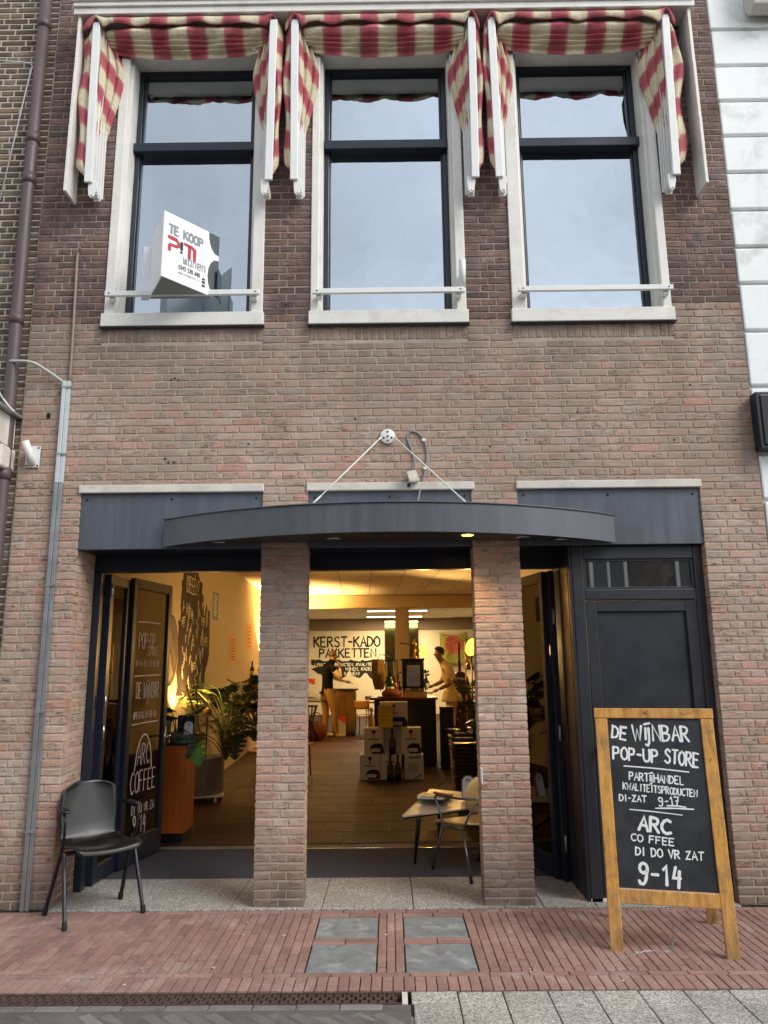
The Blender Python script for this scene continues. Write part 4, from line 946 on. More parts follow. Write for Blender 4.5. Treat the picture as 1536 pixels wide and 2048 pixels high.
# ================================================================ CHAIRS
def plywood_chair(name, label, loc, rz, shell, pad, metal, group=None):
    """moulded shell on folded inverted-V legs, with tube arms; local -y is the front"""
    t = thing(name, label, 'chair', loc, rz, group)
    W = .43
    prof = [(-.225, .415), (-.215, .440), (-.15, .448), (-.02, .430), (.10, .425), (.165, .450), (.200, .52), (.225, .62), (.250, .74), (.268, .83)]
    pc = catmull([Vector((0, a, b)) for a, b in prof], 4); n = len(pc)
    def sh(u, v):
        i = v * (n - 1); k = min(int(i), n - 2); p = pc[k].lerp(pc[k + 1], i - k); s = u * 2 - 1
        back = max(0, (p.z - .47) / .36); w_ = W / 2 * (1 - .06 * math.exp(-((p.z - .50) / .06) ** 2) * (1 if p.y > .1 else 0)) * (1 - .12 * back)
        top = max(0, (v - .90) / .10); w_ *= math.sqrt(max(0.05, 1 - .55 * top * top)); fr = max(0, (.08 - v) / .08); w_ *= 1 - .10 * fr * fr
        d = s * s
        return (s * w_, p.y - .045 * d * back - .0 * d, p.z + (.022 * d * (1 - back) if p.y < .17 else 0) - .02 * d * top - .01 * d * fr)
    MB().grid(sh, 14, 40).build('seat_shell', shell, t, True, solid=.011)
    for s in (-1, 1):
        x = s * .235
        for y, yt in ((-.20, -.035), (.19, .01)):
            m = MB(); a = Vector((x, yt, .425)); b = Vector((x + s * .02, y * 1.0, .022)); m.bar(a, b, .030, .020, up=(1, 0, 0))
            lg = m.build('leg', metal, t, bevel=.005); q = (a - b).normalized()
            MB().bar(b + q * .03, b - q * .018, .033, .023, up=(1, 0, 0)).build('foot_cap', RUBBER, lg)
        am = MB().tube(catmull([(x * .99, .045, .40), (x * 1.02, -.02, .47), (x * 1.05, -.055, .58), (x * 1.05, -.03, .655), (x * 1.0, .10, .672), (x * .90, .20, .675)], 5), .0095, 8)
        ar = am.build('arm', metal, t, True)
        MB().grid(lambda u, v: (x * 1.03 + (u - .5) * .042 * math.sin(math.pi * min(1, .25 + v * .9)) - s * .02 * v, -.075 + .22 * v, .680 + .006 * math.sin(math.pi * v)), 4, 8).build('arm_pad', pad, ar, True, solid=.014)
    m = MB().bar((-.235, -.01, .412), (.235, -.01, .412), .05, .018).bar((-.2, .14, .418), (.2, .14, .418), .03, .014); m.build('cross_rail', metal, t, bevel=.003)
    sc_ = MB()
    for sx in (-.09, .09):
        for p in ((sx, -.02, .434), (sx, .085, .430)): sc_.lathe([(.009, 0), (.006, .004), (0, .005)], 8, p)
    sc_.build('rivet', CHROME, t)
    return t
def ply(name, c1, c2, rough, coat=.3):
    m = Mat(name); p = m.obj(); g = m.noise(m.n('Mapping', {0: p, 3: (30, 2.5, 2.5)}), 1.0, 5, .65, .8); w_ = m.noise(p, 5, 5, .65)
    c = m.mix(m.mr(g, .3, .7), S(c1), S(c2)); m.bsdf(col=m.mix(m.mr(w_, .55, .75, 0, .25), c, S('5c5952' if c1[0] < '5' else c1)), rough=m.mr(w_, .3, .75, rough - .1, rough + .16), coat=coat, nor=m.bump(g, .08, .002)); return m.m
plywood_chair('armchair', 'scuffed black plywood armchair outside on the pavement by the left jamb', (-1.99, -.11, 0), R(41), ply('black_ply', '0c0c0c', '121212', .40, .12), BLACK, DARKST)
def split_chair(name, label, loc, rz, wood, pad, metal):
    """separate plywood seat and floating backrest on a bent steel tube frame; local -y is the front"""
    t = thing(name, label, 'chair', loc, rz); zs_ = .372
    MB().grid(lambda u, v: ((u - .5) * (.40 + .03 * v) * (1 - .06 * (1 - v) ** 3), .20 - .42 * v, zs_ + .018 * (2 * u - 1) ** 2 * (1 - v) - .030 * max(0, (v - .86) / .14) ** 2 + .012 * (1 - v) ** 3), 12, 16).build('seat', wood, t, True, solid=.012)
    def back(u, v):
        s = 2 * u - 1; w_ = .20 * (1 - abs(2 * v - 1) ** 3.2 * .42); return (s * w_, .215 + .05 * v - .05 * s * s, .475 + .265 * v)
    MB().grid(back, 14, 12).build('backrest', wood, t, True, solid=.011)
    for s in (-1, 1):
        x = s * .225
        am = MB().tube(catmull([(s * .15, -.02, zs_ - .035), (x, -.06, zs_ - .02), (x * 1.04, -.10, zs_ + .08), (x * 1.06, -.155, .545), (x * 1.06, -.12, .575), (x * 1.04, .05, .580), (x * 1.0, .18, .585), (s * .17, .262, .588), (0, .285, .588)], 6), .0095, 8).build('arm_tube', metal, t, True)
        MB().bar((x * 1.06, -.165, .590), (x * 1.04, .06, .597), .038, .020).build('arm_pad', pad, am, bevel=.008)
        for (a, b) in (((x * .9, -.11, zs_ - .02), (x * 1.02, -.215, .02)), ((x * .9, .15, zs_ - .02), (x * 1.06, .285, .02))):
            lg = MB().tube([a, b], [.011, .009], 8).build('leg', metal, t, True); d = (Vector(b) - Vector(a)).normalized(); MB().tube([Vector(b) - d * .035, Vector(b) + d * .018], .0135, 8).build('foot_cap', RUBBER, lg, True)
        MB().tube([(x * .9, -.10, zs_ - .024), (x * .9, .15, zs_ - .024), (x * .85, .225, .47), (s * .12, .25, .55)], .009, 8).build('side_tube', metal, t, True)
    return t
WCH = split_chair('armchair', 'pale plywood armchair on steel tubes in the doorway by the pillar', (.640, .885, .008), R(212), ply('pale_ply', 'd6b781', 'c4a268', .4, .2), mk('oiled_wood', '9a6228', .45, var=.2), mk('grey_tube', '6d6f70', .32, .8, .1))
MB().tube(catmull([(.10, .298, .588), (.095, .302, .54), (.11, .300, .49), (.102, .30, .47)], 5), .0025, 5).build('label_string', mk('string', 'c8a878', .8), WCH)

# ================================================================ CHALKBOARD
ab = thing('chalkboard_sign', 'weathered yellow wooden A-frame chalkboard with white handwritten opening hours', 'chalkboard', (1.5795, -.887, 0), -.2330)
WOODM = Mat('weathered_yellow_wood'); _p = WOODM.obj(); _u = WOODM.n('TexCoord', out=0)
_g = WOODM.noise(WOODM.n('Mapping', {0: _p, 3: (28, 28, 2.2)}), 1.0, 6, .7, .6); _w = WOODM.noise(_p, 6, 6, .7, .3); _z = WOODM.n('SeparateXYZ', {0: _p}, out=2)
_c = WOODM.ramp(_g, [(.25, S('9c6c2c')), (.5, S('cf9545')), (.75, S('dfb06a'))]); _k = WOODM.ma('ADD', WOODM.mr(_w, .44, .62, 0, .75), WOODM.mr(_z, .45, .0, 0, .6), clamp=True)
_c = WOODM.mix(WOODM.ma('MULTIPLY', _k, WOODM.mr(_g, .3, .6, 1, .35)), _c, S('6d6250')); _c = WOODM.mix(WOODM.mr(WOODM.noise(_p, 14, 4, .7), .60, .70, 0, .7), _c, S('3d3226'))
WOODM.bsdf(col=_c, rough=.6, nor=WOODM.bump(_g, .35, .004)); WOODM = WOODM.m
bw, bL, tl = .688, 1.3444, .1408
F = Matrix.Rotation(-tl, 4, 'X'); up = F @ ZF
def ff(bx): return F
m_ = lambda *a: MB().box(*a, mat=F)
m_(-bw / 2, -bw / 2 + .072, -.016, .016, -.004, bL - .062).build('leg', WOODM, ab, bevel=.004); m_(bw / 2 - .072, bw / 2, -.016, .016, -.004, bL - .062).build('leg', WOODM, ab, bevel=.004)
m_(-bw / 2 - .004, bw / 2 + .004, -.018, .018, bL - .060, bL).build('rail', WOODM, ab, bevel=.004); m_(-bw / 2 + .0725, bw / 2 - .0725, -.015, .015, .247, .322).build('rail', WOODM, ab, bevel=.004)
BOARD = Mat('chalkboard_black'); _p = BOARD.obj(); _n = BOARD.noise(_p, 3, 6, .7, .5); _f = BOARD.noise(BOARD.n('Mapping', {0: _p, 3: (14, 14, 5)}), 1.0, 5, .7)
BOARD.bsdf(col=BOARD.mix(BOARD.ma('ADD', BOARD.mr(_n, .4, .7, 0, .6), BOARD.mr(_f, .58, .72, 0, .35), clamp=True), S('1b1d22'), S('43464b')), rough=BOARD.mr(_f, .3, .7, .5, .75), nor=BOARD.bump(_f, .05, .002)); BOARD = BOARD.m
bdp = m_(-bw / 2 + .070, bw / 2 - .070, -.006, .006, .319, bL - .058).build('blackboard', BOARD, ab)
m_(-bw / 2 + .0722, bw / 2 - .0722, -.011, -.0062, .322, .328).build('chalk_ledge', mk('pink_primer', 'c9a08c', .7), bdp)
BU = (1190, 1416); 
def bp_(px, py):
    """photo pixel on the board face, in the board's own frame"""
    Mw = Matrix.Translation(ab.location) @ Matrix.Rotation(-.2330, 4, 'Z') @ F; O = Mw @ Vector((0, -.0062, 0)); n_ = (Mw.to_3x3() @ Vector((0, -1, 0))); d = ray(px, py)
    p = EYE + d * ((O - EYE).dot(n_) / d.dot(n_)); return (Mw.inverted() @ p)
cm = MB(); k = 980; s_ = 2.7626
def chalk(txt, a, b, top, wd, jit=.35):
    a = bp_(k + a[0] / s_, 1400 + a[1] / s_); b = bp_(k + b[0] / s_, 1400 + b[1] / s_); tp = bp_(k + top[0] / s_, 1400 + top[1] / s_)
    U_ = (b - a); U_.y = 0; L_ = U_.length; U_.normalize(); V_ = Vector((0, -1, 0)).cross(U_) * 1.0; V_ = Vector((-U_.z, 0, U_.x))
    h_ = abs((tp - a).dot(V_)); a.y = -.0062
    write(cm, txt, F @ a, F @ U_, F @ V_, h_, wd, jit=jit, end=L_, base=3e-4)
chalk('DE', (672, 208), (752, 222), (668, 140), .0135); chalk('WĲNBAR', (790, 222), (1100, 228), (790, 140), .0125); chalk('POP-UP', (682, 325), (926, 345), (672, 258), .0125); chalk('STORE', (966, 345), (1152, 372), (960, 270), .0120)
chalk('PARTĲHANDEL', (770, 440), (1072, 468), (772, 398), .0075); chalk('KWALITEITSPRODUCTEN', (735, 492), (1145, 536), (735, 455), .0065); chalk('DI-ZAT', (716, 556), (862, 564), (716, 522), .0075); chalk('9-17', (935, 585), (1050, 580), (935, 540), .0075)
chalk('ARC', (822, 716), (998, 742), (826, 640), .0165); chalk('CO FFEE', (780, 776), (1018, 806), (780, 738), .0072); chalk('DI DO VR ZAT', (806, 856), (1180, 888), (806, 812), .0085); chalk('9-14', (822, 1002), (1062, 1036), (826, 898), .0175)
for a, b, wd in (((740, 364), (1098, 398), .009), ((978, 584), (1080, 592), .008), ((915, 598), (1125, 604), .008), ((772, 604), (1062, 636), .006)):
    a = bp_(k + a[0] / s_, 1400 + a[1] / s_); b = bp_(k + b[0] / s_, 1400 + b[1] / s_); a.y = b.y = -.0062; line(cm, F @ a, F @ b, F @ XF, F @ ZF, wd, 3e-4)
cm.build('lettering', CHALK, bdp)
G_ = Matrix.Translation((0, .60, 0)) @ Matrix.Rotation(tl * 1.35, 4, 'X')
r_ = lambda *a: MB().box(*a, mat=G_)
r_(-bw / 2 + .012, -bw / 2 + .078, -.016, .016, -.004, 1.26).build('leg', WOODM, ab, bevel=.004); r_(bw / 2 - .078, bw / 2 - .012, -.016, .016, -.004, 1.26).build('leg', WOODM, ab, bevel=.004)
r_(-bw / 2 + .079, bw / 2 - .079, -.012, .012, .36, 1.22).build('blackboard', BOARD, ab); r_(-bw / 2 + .0785, bw / 2 - .0785, -.015, .015, .285, .358).build('rail', WOODM, ab, bevel=.004)
for s in (-1, 1): MB().tube([(s * .25, .19, 1.285), (s * .28, .19, 1.285)], .012, 8).build('hinge', DARKST, ab)
ch = [ (PZ(1340, 1812, .33)), PZ(1345, 1840, .18), PZ(1346, 1880, .035), PZ(1344, 1898, .006), PZ(1335, 1904, .006), PZ(1300, 1902, .006), PZ(1270, 1908, .006), PZ(1241, 1921, .006)]
Mi = (Matrix.Translation(ab.location) @ Matrix.Rotation(-.2330, 4, 'Z')).inverted(); cc = catmull([Mi @ p for p in ch], 9); m = MB()
for i, (a, b) in enumerate(zip(cc, cc[1:])):
    d = (b - a)
    if d.length < 1e-4: continue
    side = d.normalized().cross(ZF if abs(d.normalized().z) < .9 else XF).normalized() * .0032
    if i % 2: side = side.cross(d.normalized())
    m.tube([a + side, b + side], .0013, 4); m.tube([a - side, b - side], .0013, 4)
m.build('chain', STEEL, ab)
# ================================================================ INSIDE THE SHOP (its axis leans 2 degrees from the street front)
XWL = lambda y: -2.42 - .036 * y
XWR = lambda y: 2.954 + .037 * (21.1 - y)
CREAM = MC['cream_wall']; WALLW = mk('warm_white_wall', 'cdbf9f', .8, var=.05, bs=30, bump=.08); TAUPE = mk('taupe_wall', '7d6a55', .85, var=.06)
def wall_prism(name, pts, z0, z1, mat): return prop(MB().prism(pts, (0, 0, z1), (1, 0, 0), (0, 1, 0), z1 - z0).build(name, mat), kind='structure')
wall_prism('wall_left', [(XWL(.6) - .2, .6), (XWL(.6), .6), (XWL(21.1), 21.1), (XWL(21.1) - .2, 21.1)], 0, 3.6, WALLW)
wall_prism('wall_right', [(XWR(.6), .6), (XWR(.6) + .2, .6), (XWR(21.1) + .2, 21.1), (XWR(21.1), 21.1)], 0, 3.6, WALLW)
wall_prism('wall_back', [(-3.4, 21.1), (3.2, 21.1), (3.2, 21.3), (-3.4, 21.3)], 0, 2.86, WALLW)
wall_prism('wall_back_upper', [(-3.4, 21.04), (3.2, 21.04), (3.2, 21.3), (-3.4, 21.3)], 2.862, 3.6, TAUPE)
CEIL = mk('ceiling_tile_white', 'e2dccd', .85, var=.04, bs=120, bump=.25)
ceil = prop(MB().box(-3.6, 4.2, .61, 21.2, 3.27, 3.6).build('ceiling', mk('ceiling_grid', 'a99f8c', .6)), kind='structure')
A = R(2.12); items = []
for j in range(35):
    for i in range(-6, 8):
        c = Vector((-.05, .7, 0)) + fu * ((i + .5) * .6) + fv * ((j + .5) * .6); c.z = 3.262 + RNG.uniform(-.002, .002)
        if XWL(c.y) - .2 < c.x < XWR(c.y) + .2 and c.y < 20.9 and not 12.05 < c.y < 12.75: items.append((tuple(c), fu, -ZF, .585, .585, .006, 0))
lay(ceil, items, 'ceiling_tile', 'ceiling_tiles', [CEIL], 300, dict(proud=.004, bev=.004, jit=.0005, rough=.0008), random.Random(2))
bm_ = prop(MB().prism([(XWL(12.2), 12.15), (XWR(12.2), 12.45), (XWR(12.2), 12.75), (XWL(12.2), 12.45)], (0, 0, 3.26), (1, 0, 0), (0, 1, 0), .29).build('ceiling_beam', CREAM), kind='structure')
STRIP = emis('strip_light_diffuser', 'ffe9b8', 9.0)
for k, (y, a, b) in enumerate(((17.05, -.69, 1.14), (19.7, -.78, 1.10))):
    t = thing('ceiling_light', ('lit strip light in the rear ceiling just behind the beam', 'lit strip light nearest the rear wall of the shop')[k], 'ceiling light', (.18, y, 3.25), 0, 'strip lights in the rear ceiling')
    MB().box(a - .18, b - .18, -.16, .16, -.02, .01).build('housing', WHITE, t); MB().box(a - .15, b - .21, -.13, .13, -.026, -.0205).build('diffuser', STRIP, t)
    ld = bpy.data.lights.new('strip_lamp', 'AREA'); ld.shape = 'RECTANGLE'; ld.size = 1.8; ld.size_y = .3; ld.energy = 95; ld.color = (1, .80, .50)
    lo = bpy.data.objects.new('strip_lamp', ld); C.objects.link(lo); lo.location = (.2, y, 3.21)
col = thing('column', 'square grey column holding the ceiling beam in the shop', 'column', (.295, 12.40, 0))
MB().box(-.165, .165, -.15, .15, 0, 2.965).build('shaft', mk('column_grey', '8c7f70', .6, var=.06), col, bevel=.006)
MB().box(-.17, .17, -.155, .155, 0, .10).build('skirting', TAUPE, col)
MIR = Mat('greenish_mirror'); MIR.bsdf(col=S('8d8f62'), rough=.08, metal=1.0); MIR = MIR.m
mr_ = thing('mirror_panel', 'tall greenish mirror panels on the rear wall behind the column', 'mirror', (.41, 21.03, 0))
MB().box(-.58, -.02, -.012, -.001, .4, 3.22).build('pane', MIR, mr_); MB().box(.02, .58, -.012, -.001, .4, 3.22).build('pane', MIR, mr_)
# painted lettering on the rear wall
INKB = mk('black_wall_paint', '16120f', .8, var=.1)
lt = prop(thing('wall_lettering', 'big black KERST-KADO PAKKETTEN lettering painted on the rear wall', 'wall lettering', (-1.5, 21.1, 2.3)))
m = MB(); o = Vector((-1.5, 21.1, 2.3))
wl = lambda px, py: PY(px, py, 21.097) - o
write(m, 'KERST-KADO', wl(628, 1294), XF, ZF, .335, .058, jit=.2, base=2e-3, end=(wl(759, 1294) - wl(628, 1294)).length)
write(m, 'PAKKETTEN', wl(639, 1315), XF, ZF, .285, .054, jit=.2, base=2e-3, end=(wl(752, 1315) - wl(639, 1315)).length); m.build('lettering', INKB, lt)
rg = random.Random(4); top = [(622 + 140 * i / 34, 1321 + rg.uniform(-2.5, 2)) for i in range(35)]; bot = [(756 - 120 * i / 26, 1352 + 6 * math.sin(i * .9) + rg.uniform(-4, 4)) for i in range(27)] + [(630, 1343), (622, 1338), (634, 1334), (622, 1329)]
m = MB(); P_ = [wl(x, y) for x, y in top + bot]; m.prism([(p.x, p.z) for p in P_][::-1], (0, wl(700, 1330).y, 0), (1, 0, 0), (0, 0, 1), .004); bb = m.build('brushed_patch', INKB, lt)
m = MB(); WP = mk('cream_wall_paint', 'e8dcc0', .8)
for t_, a, b, y in (('LEKKERE PRODUCTEN, KWALITEIT', 630, 752, 1332.5), ('WĲNEN, KAZEN!', 691, 749, 1341), ('SAMEN!', 688, 720, 1350)):
    write(m, t_, wl(a, y) - Vector((0, .006, 0)), XF, ZF, .095, .016, jit=.2, base=2e-3, end=(wl(b, y) - wl(a, y)).length)
m.build('lettering', WP, lt)

# left wall: torn dark mural with notes, round sign, posters
WU = Vector((-.036, 1, 0)).normalized(); WN = WU.cross(ZF)
def lw(px, py, off=.004):
    """photo pixel on the left wall"""
    O = Vector((XWL(0), 0, 0)); n_ = Vector((1, .036, 0)).normalized(); O = O + n_ * off; d = ray(px, py); return EYE + d * ((O - EYE).dot(n_) / d.dot(n_))
mu = thing('wall_mural', 'dark brown torn edged paint mural lettered IDEEËN? on the left wall', 'mural', tuple(lw(390, 1280)))
OM = mu.location.copy()
outl = [(368, 1142), (367, 1158), (364, 1163), (365, 1178), (363, 1195), (362, 1215), (363, 1225), (361, 1243), (357, 1240), (358, 1262), (356, 1290), (355, 1312), (357, 1316), (353, 1345), (355, 1375), (352, 1392), (405, 1392), (408, 1372), (410, 1345), (414, 1330), (418, 1310), (419, 1270), (420, 1222), (417, 1220), (416, 1228), (413, 1205), (410, 1230), (408, 1232), (407, 1190), (404, 1187), (406, 1167), (402, 1164), (400, 1160), (398, 1152), (397, 1142)]
pts = [lw(x, y) - OM for x, y in outl]; Uh = WU
m = MB(); q = [((p).dot(Uh), p.z) for p in pts]
# widen to metres along the wall: outline runs along WU (depth) and up
m.prism(q[::-1], WN * 0, Uh, ZF, .004); mb_ = m.build('painted_patch', mk('dark_brown_paint', '2a1c12', .85, var=.2), mu)
m = MB(); o = lw(372, 1182, .0045) - OM; e = lw(398, 1188, .0045) - OM
Ul = WU; write(m, 'IDEEËN?', o, Ul, ZF, .20, .018, base=1e-3, end=(e - o).dot(WU) * 1.0, jit=.3)
for px, py, px2, t_ in ((403, 1251, 415, 'POP UP'), (401, 1290, 415, 'RUIMTE')):
    o = lw(px, py, .0045) - OM; e = lw(px2, py, .0045) - OM; write(m, t_, o, Ul, ZF, .11, .012, base=1e-3, end=(e - o).dot(WU), jit=.3)
m.build('lettering', WP, mb_); rg = random.Random(77); m = MB()
for k in range(78):                                     # illegible small notes: dashes and ticks
    px, py = rg.uniform(362, 415), rg.uniform(1200, 1385)
    if 1240 < py < 1256 and px > 398: continue
    if 1276 < py < 1294 and px > 398: continue
    p = lw(px, py, .0045) - OM; n_ = rg.choice((2, 3, 3, 4)); dirv = (WU * rg.uniform(.3, 1) + ZF * rg.choice((-1, 1, .8)) * rg.uniform(.2, .9)).normalized()
    for i in range(n_):
        a = p + ZF * (-.035 * i); ribbon(m, [a, a + dirv * rg.uniform(.04, .12)], rg.uniform(.008, .016), WU.cross(ZF), 1e-3 + k * 1.2e-5)
prop(m.build('note_marks', WP, mb_), kind='stuff')
rs = thing('round_sign', 'round wooden sign with a pale chevron on the left wall', 'sign', tuple(lw(334, 1300, .02))); Mw = Matrix(((WN.x, WU.x, 0), (WN.y, WU.y, 0), (0, 0, 1))); 
_q = Matrix.Rotation(R(-90), 3, 'Y'); m = MB(); D_ = Vector((0, 0, 0))
def disc(r0, r1, h0, h1): 
    mm = MB()
    for a, b in ((h0, h1),): mm.prism([(r1 * math.cos(2 * math.pi * k / 40), r1 * math.sin(2 * math.pi * k / 40)) for k in range(40)], WN * h1, WU, ZF, h1 - h0)
    return mm
disc(0, .40, 0, .03).build('rim', INKB, rs); disc(0, .375, .0302, .034).build('face_disc', mk('sign_brown', '6e5038', .6), rs)
MB().prism([(-.30, -.12), (0, .22), (.30, -.12), (.20, -.22), (0, .02), (-.20, -.22)], WN * .038, WU, ZF, .0035).build('chevron', mk('sign_tan', '8d7455', .6), rs)
MB().prism([(-.17, -.27), (0, -.02), (.17, -.27), (0, -.345)], WN * .038, WU, ZF, .0035).build('diamond', mk('sign_pale', 'b9ad98', .6), rs)
def poster(label, x0, y0, x1, y1, col, ink, lines):
    a = lw(x0, y1, .003); b = lw(x1, y1, .003); tp = lw(x0, y0, .003); t = thing('poster', label, 'poster', tuple(a), 0, 'posters on the left wall'); L_ = (b - a).dot(WU); H_ = tp.z - a.z
    s_ = MB().prism([(0, 0), (L_, 0), (L_, H_), (0, H_)], WN * .002, WU, ZF, .002).build('sheet', col, t); m = MB()
    for k in range(lines):
        z = H_ * (.85 - .7 * k / max(1, lines - 1)); ribbon(m, [WU * L_ * .2 + ZF * z, WU * L_ * RNG.uniform(.5, .8) + ZF * z], .02, WN, .003)
    prop(m.build('print_marks', ink, t), kind='stuff'); return t
poster('tall green poster with a pale vertical print beside the mural', 425, 1181, 436, 1238, mk('poster_green', '0d5a44', .6), mk('poster_cream', 'cfd6b0', .7), 9)
poster('larger yellow poster beyond the green one', 457, 1268, 473, 1328, mk('poster_yellow', 'd9a53a', .7), mk('poster_brown', '7a5418', .7), 8)
poster('yellow poster nearest the wall uplight', 493, 1245, 503, 1300, MC['poster_yellow'], MC['poster_brown'], 6)

# ---- lamps
BRASS = mk('brass', 'a8813c', .3, .9, .12); LAMPG = emis('glowing_reflector', 'ffc22c', 5.0)
def lamp(kind, energy, loc, rot=None, size=.06, cone=120, blend=.6, col=(1, .56, .17)):
    ld = bpy.data.lights.new('lamp_bulb', kind); ld.energy = energy; ld.color = col; ld.shadow_soft_size = size
    if kind == 'SPOT': ld.spot_size = R(cone); ld.spot_blend = blend
    o = bpy.data.objects.new('lamp_bulb', ld); C.objects.link(o); o.location = loc
    if rot is not None: o.rotation_euler = Vector(rot).to_track_quat('-Z', 'Y').to_euler()
    return o
def dish_lamp(label, loc, aim, r, pole, energy):
    t = thing('reflector_lamp', label, 'lamp', tuple(loc), 0, 'lit reflector lamps in the shop'); q = Vector(aim).normalized().to_track_quat('Z', 'Y').to_matrix()
    prof = [(r * .12, -r * .75), (r * .3, -r * .7), (r * .75, -r * .35), (r, 0)]
    sh = MB().lathe(prof, 20, (0, 0, 0), q, cap=False).build('reflector', BRASS, t, True, solid=.004); MB().lathe([(r * .97, -.004), (0, -.004)], 20, (0, 0, 0), q).build('glowing_face', LAMPG, sh)
    MB().tube([(0, .06, 0), (0, .07, -pole)], .012, 8).build('pole', DARKST, t, True); MB().lathe([(.15, -pole), (.15, -pole + .02), (.03, -pole + .03), (0, -pole + .03)], 18, (0, .07, 0)).build('base', DARKST, t)
    lamp('SPOT', energy, Vector(loc) + Vector(aim).normalized() * .03, aim, .08, 160, .6)
    return t
p = PY(943, 1294, 7.2); dish_lamp('big lit reflector lamp beside the planter at the pillar', p, (-.74, -.60, .22), .150, p.z, 75)
p = PY(846, 1303, 9.0); dish_lamp('smaller lit reflector lamp beside the coffee machine', p, (.68, -.68, .15), .115, p.z - 1.1, 110)
def uplight(label, y, z, energy, off=.14, cone=90, tilt=.25):
    x = XWL(y) + off; t = thing('wall_uplight', label, 'lamp', (x, y, z), 0, 'uplights along the left wall')
    MB().lathe([(.02, -.10), (.05, -.09), (.062, 0), (.055, 0), (.04, -.07), (0, -.075)], 16, (0, 0, 0)).build('shade', BRASS, t, True); MB().tube([(0, 0, -.10), (0, 0, -z)], .010, 8).build('pole', DARKST, t)
    MB().lathe([(0, -.062), (.036, -.062)][::-1], 12, (0, 0, 0)).build('bulb', LAMPG, t); lamp('SPOT', energy, (x, y, z + .01), (-tilt, 0, 1), .03, cone, .5)
uplight('uplight hidden behind the handwritten glass door washing the left wall', 3.55, 1.05, 45, .22, 120, .2)
uplight('uplight by the plants washing the wall beside the mural', 4.05, 1.12, 30, .30, 130, .2)
uplight('uplight on the left wall above the wine shelf', 11.3, 1.72, 1050, .16, 130, .04)
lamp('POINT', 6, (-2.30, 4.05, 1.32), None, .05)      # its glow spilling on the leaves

# ---- greenery
def leafmat(name, c1, c2):
    m = Mat(name); p = m.obj(); n_ = m.noise(p, 18, 4, .6); oi = m.n('ObjectInfo', out=5)
    c = m.mix(m.mr(n_, .3, .7), S(c1), S(c2)); f = m.mr(oi, 0, 1, .75, 1.25); c = m.mix(1, c, m.n('CombineColor', {0: f, 1: f, 2: f}), 'MULTIPLY')
    b = m.t.nodes.new('ShaderNodeBsdfPrincipled'); m.set(b, 'Base Color', c); m.set(b, 'Roughness', .35); tr = m.n('BsdfTranslucent', {0: c})
    m.t.links.new(m.n('MixShader', {0: .25, 1: b.outputs[0], 2: tr}), m.out.inputs[0]); return m.m
LEAFD = leafmat('dark_leaf', '23351a', '31481f'); LEAFG = leafmat('fresh_leaf', '3f7a1f', '5b9a2c'); LEAFY = leafmat('frond_leaf', '2b3a18', '43541f')
STEMM = mk('leaf_stem', '59633a', .6); BARK = mk('cane_bark', '6f5c40', .8, bump=.4)
def monstera_mesh(name, mat, L=.30, W=.27, notch=5, bend=.25):
    n = 36; vs = []; fs = []
    for s in (-1, 1):
        base = len(vs)
        for i in range(n + 1):
            t = i / n; y = L * t; w_ = W / 2 * math.sin(math.pi * min(1, .16 + .84 * t) ** .8) ** .75 * (1.06 if t < .3 else 1) + .0
            k = (t * notch) % 1; cut = 1.0
            if .18 < t < .92 and .70 < k: cut = .45
            xo = s * w_ * cut; yo = y - .06 * L * (1 - t) * (0 if t > .2 else 1) - abs(xo) * .25 * (t - .2)
            vs.append((0, y, -bend * y * y)); vs.append((xo * .5, (y + yo) / 2, -bend * y * y + .012 - .25 * (xo * .5) ** 2)); vs.append((xo, yo, -bend * y * y - .9 * xo * xo))
        for i in range(n):
            a = base + i * 3
            for q in (0, 1): f = (a + q, a + q + 1, a + q + 4, a + q + 3); fs.append(f if s > 0 else f[::-1])
    me = bpy.data.meshes.new(name); me.from_pydata(vs, [], fs); me.materials.append(mat); me.polygons.foreach_set('use_smooth', [True] * len(fs)); return me
MON_D = monstera_mesh('leaf', LEAFD); MON_G = monstera_mesh('leaf', LEAFG, .24, .20, 4, .9)
def frond_mesh(name, mat, L=.7, n=20, W=.20, droop=.55):
    mb = MB(); pts = [(0, L * t, .25 * t - droop * t * t) for t in [i / 10 for i in range(11)]]; mb.tube(pts, [.006 - .0045 * i / 10 for i in range(11)], 5)
    for i in range(n):
        t = .15 + .85 * i / n; y = L * t; z = .25 * t - droop * t * t
        for s in (-1, 1):
            w_ = W * math.sin(math.pi * (.12 + .85 * t)) ** .7; a = Vector((0, y, z)); e = Vector((s * w_, y + .10, z - .35 * w_)); md = (a + e) / 2 + Vector((0, 0, .02)); wv = Vector((0, .011, 0))
            mb.add([a, md - wv, e, md + wv], [(0, 1, 2, 3) if s > 0 else (3, 2, 1, 0)])
    return mb.mesh(name, mat)
FROND = frond_mesh('frond', LEAFY); FROND_D = frond_mesh('frond', LEAFD, .55, 16, .17, .5)
def put_leaf(parent, name, me, base, tip_dir, scale=1.0, roll=0.0):
    d = Vector(tip_dir).normalized(); x = d.cross(ZF).normalized() if abs(d.z) < .97 else XF.copy(); z = x.cross(d); M = Matrix(((x.x, d.x, z.x, base[0]), (x.y, d.y, z.y, base[1]), (x.z, d.z, z.z, base[2]), (0, 0, 0, 1)))
    o = link(name, me, parent); o.matrix_local = M @ Matrix.Rotation(roll, 4, 'Y') @ Matrix.Scale(scale, 4); return o
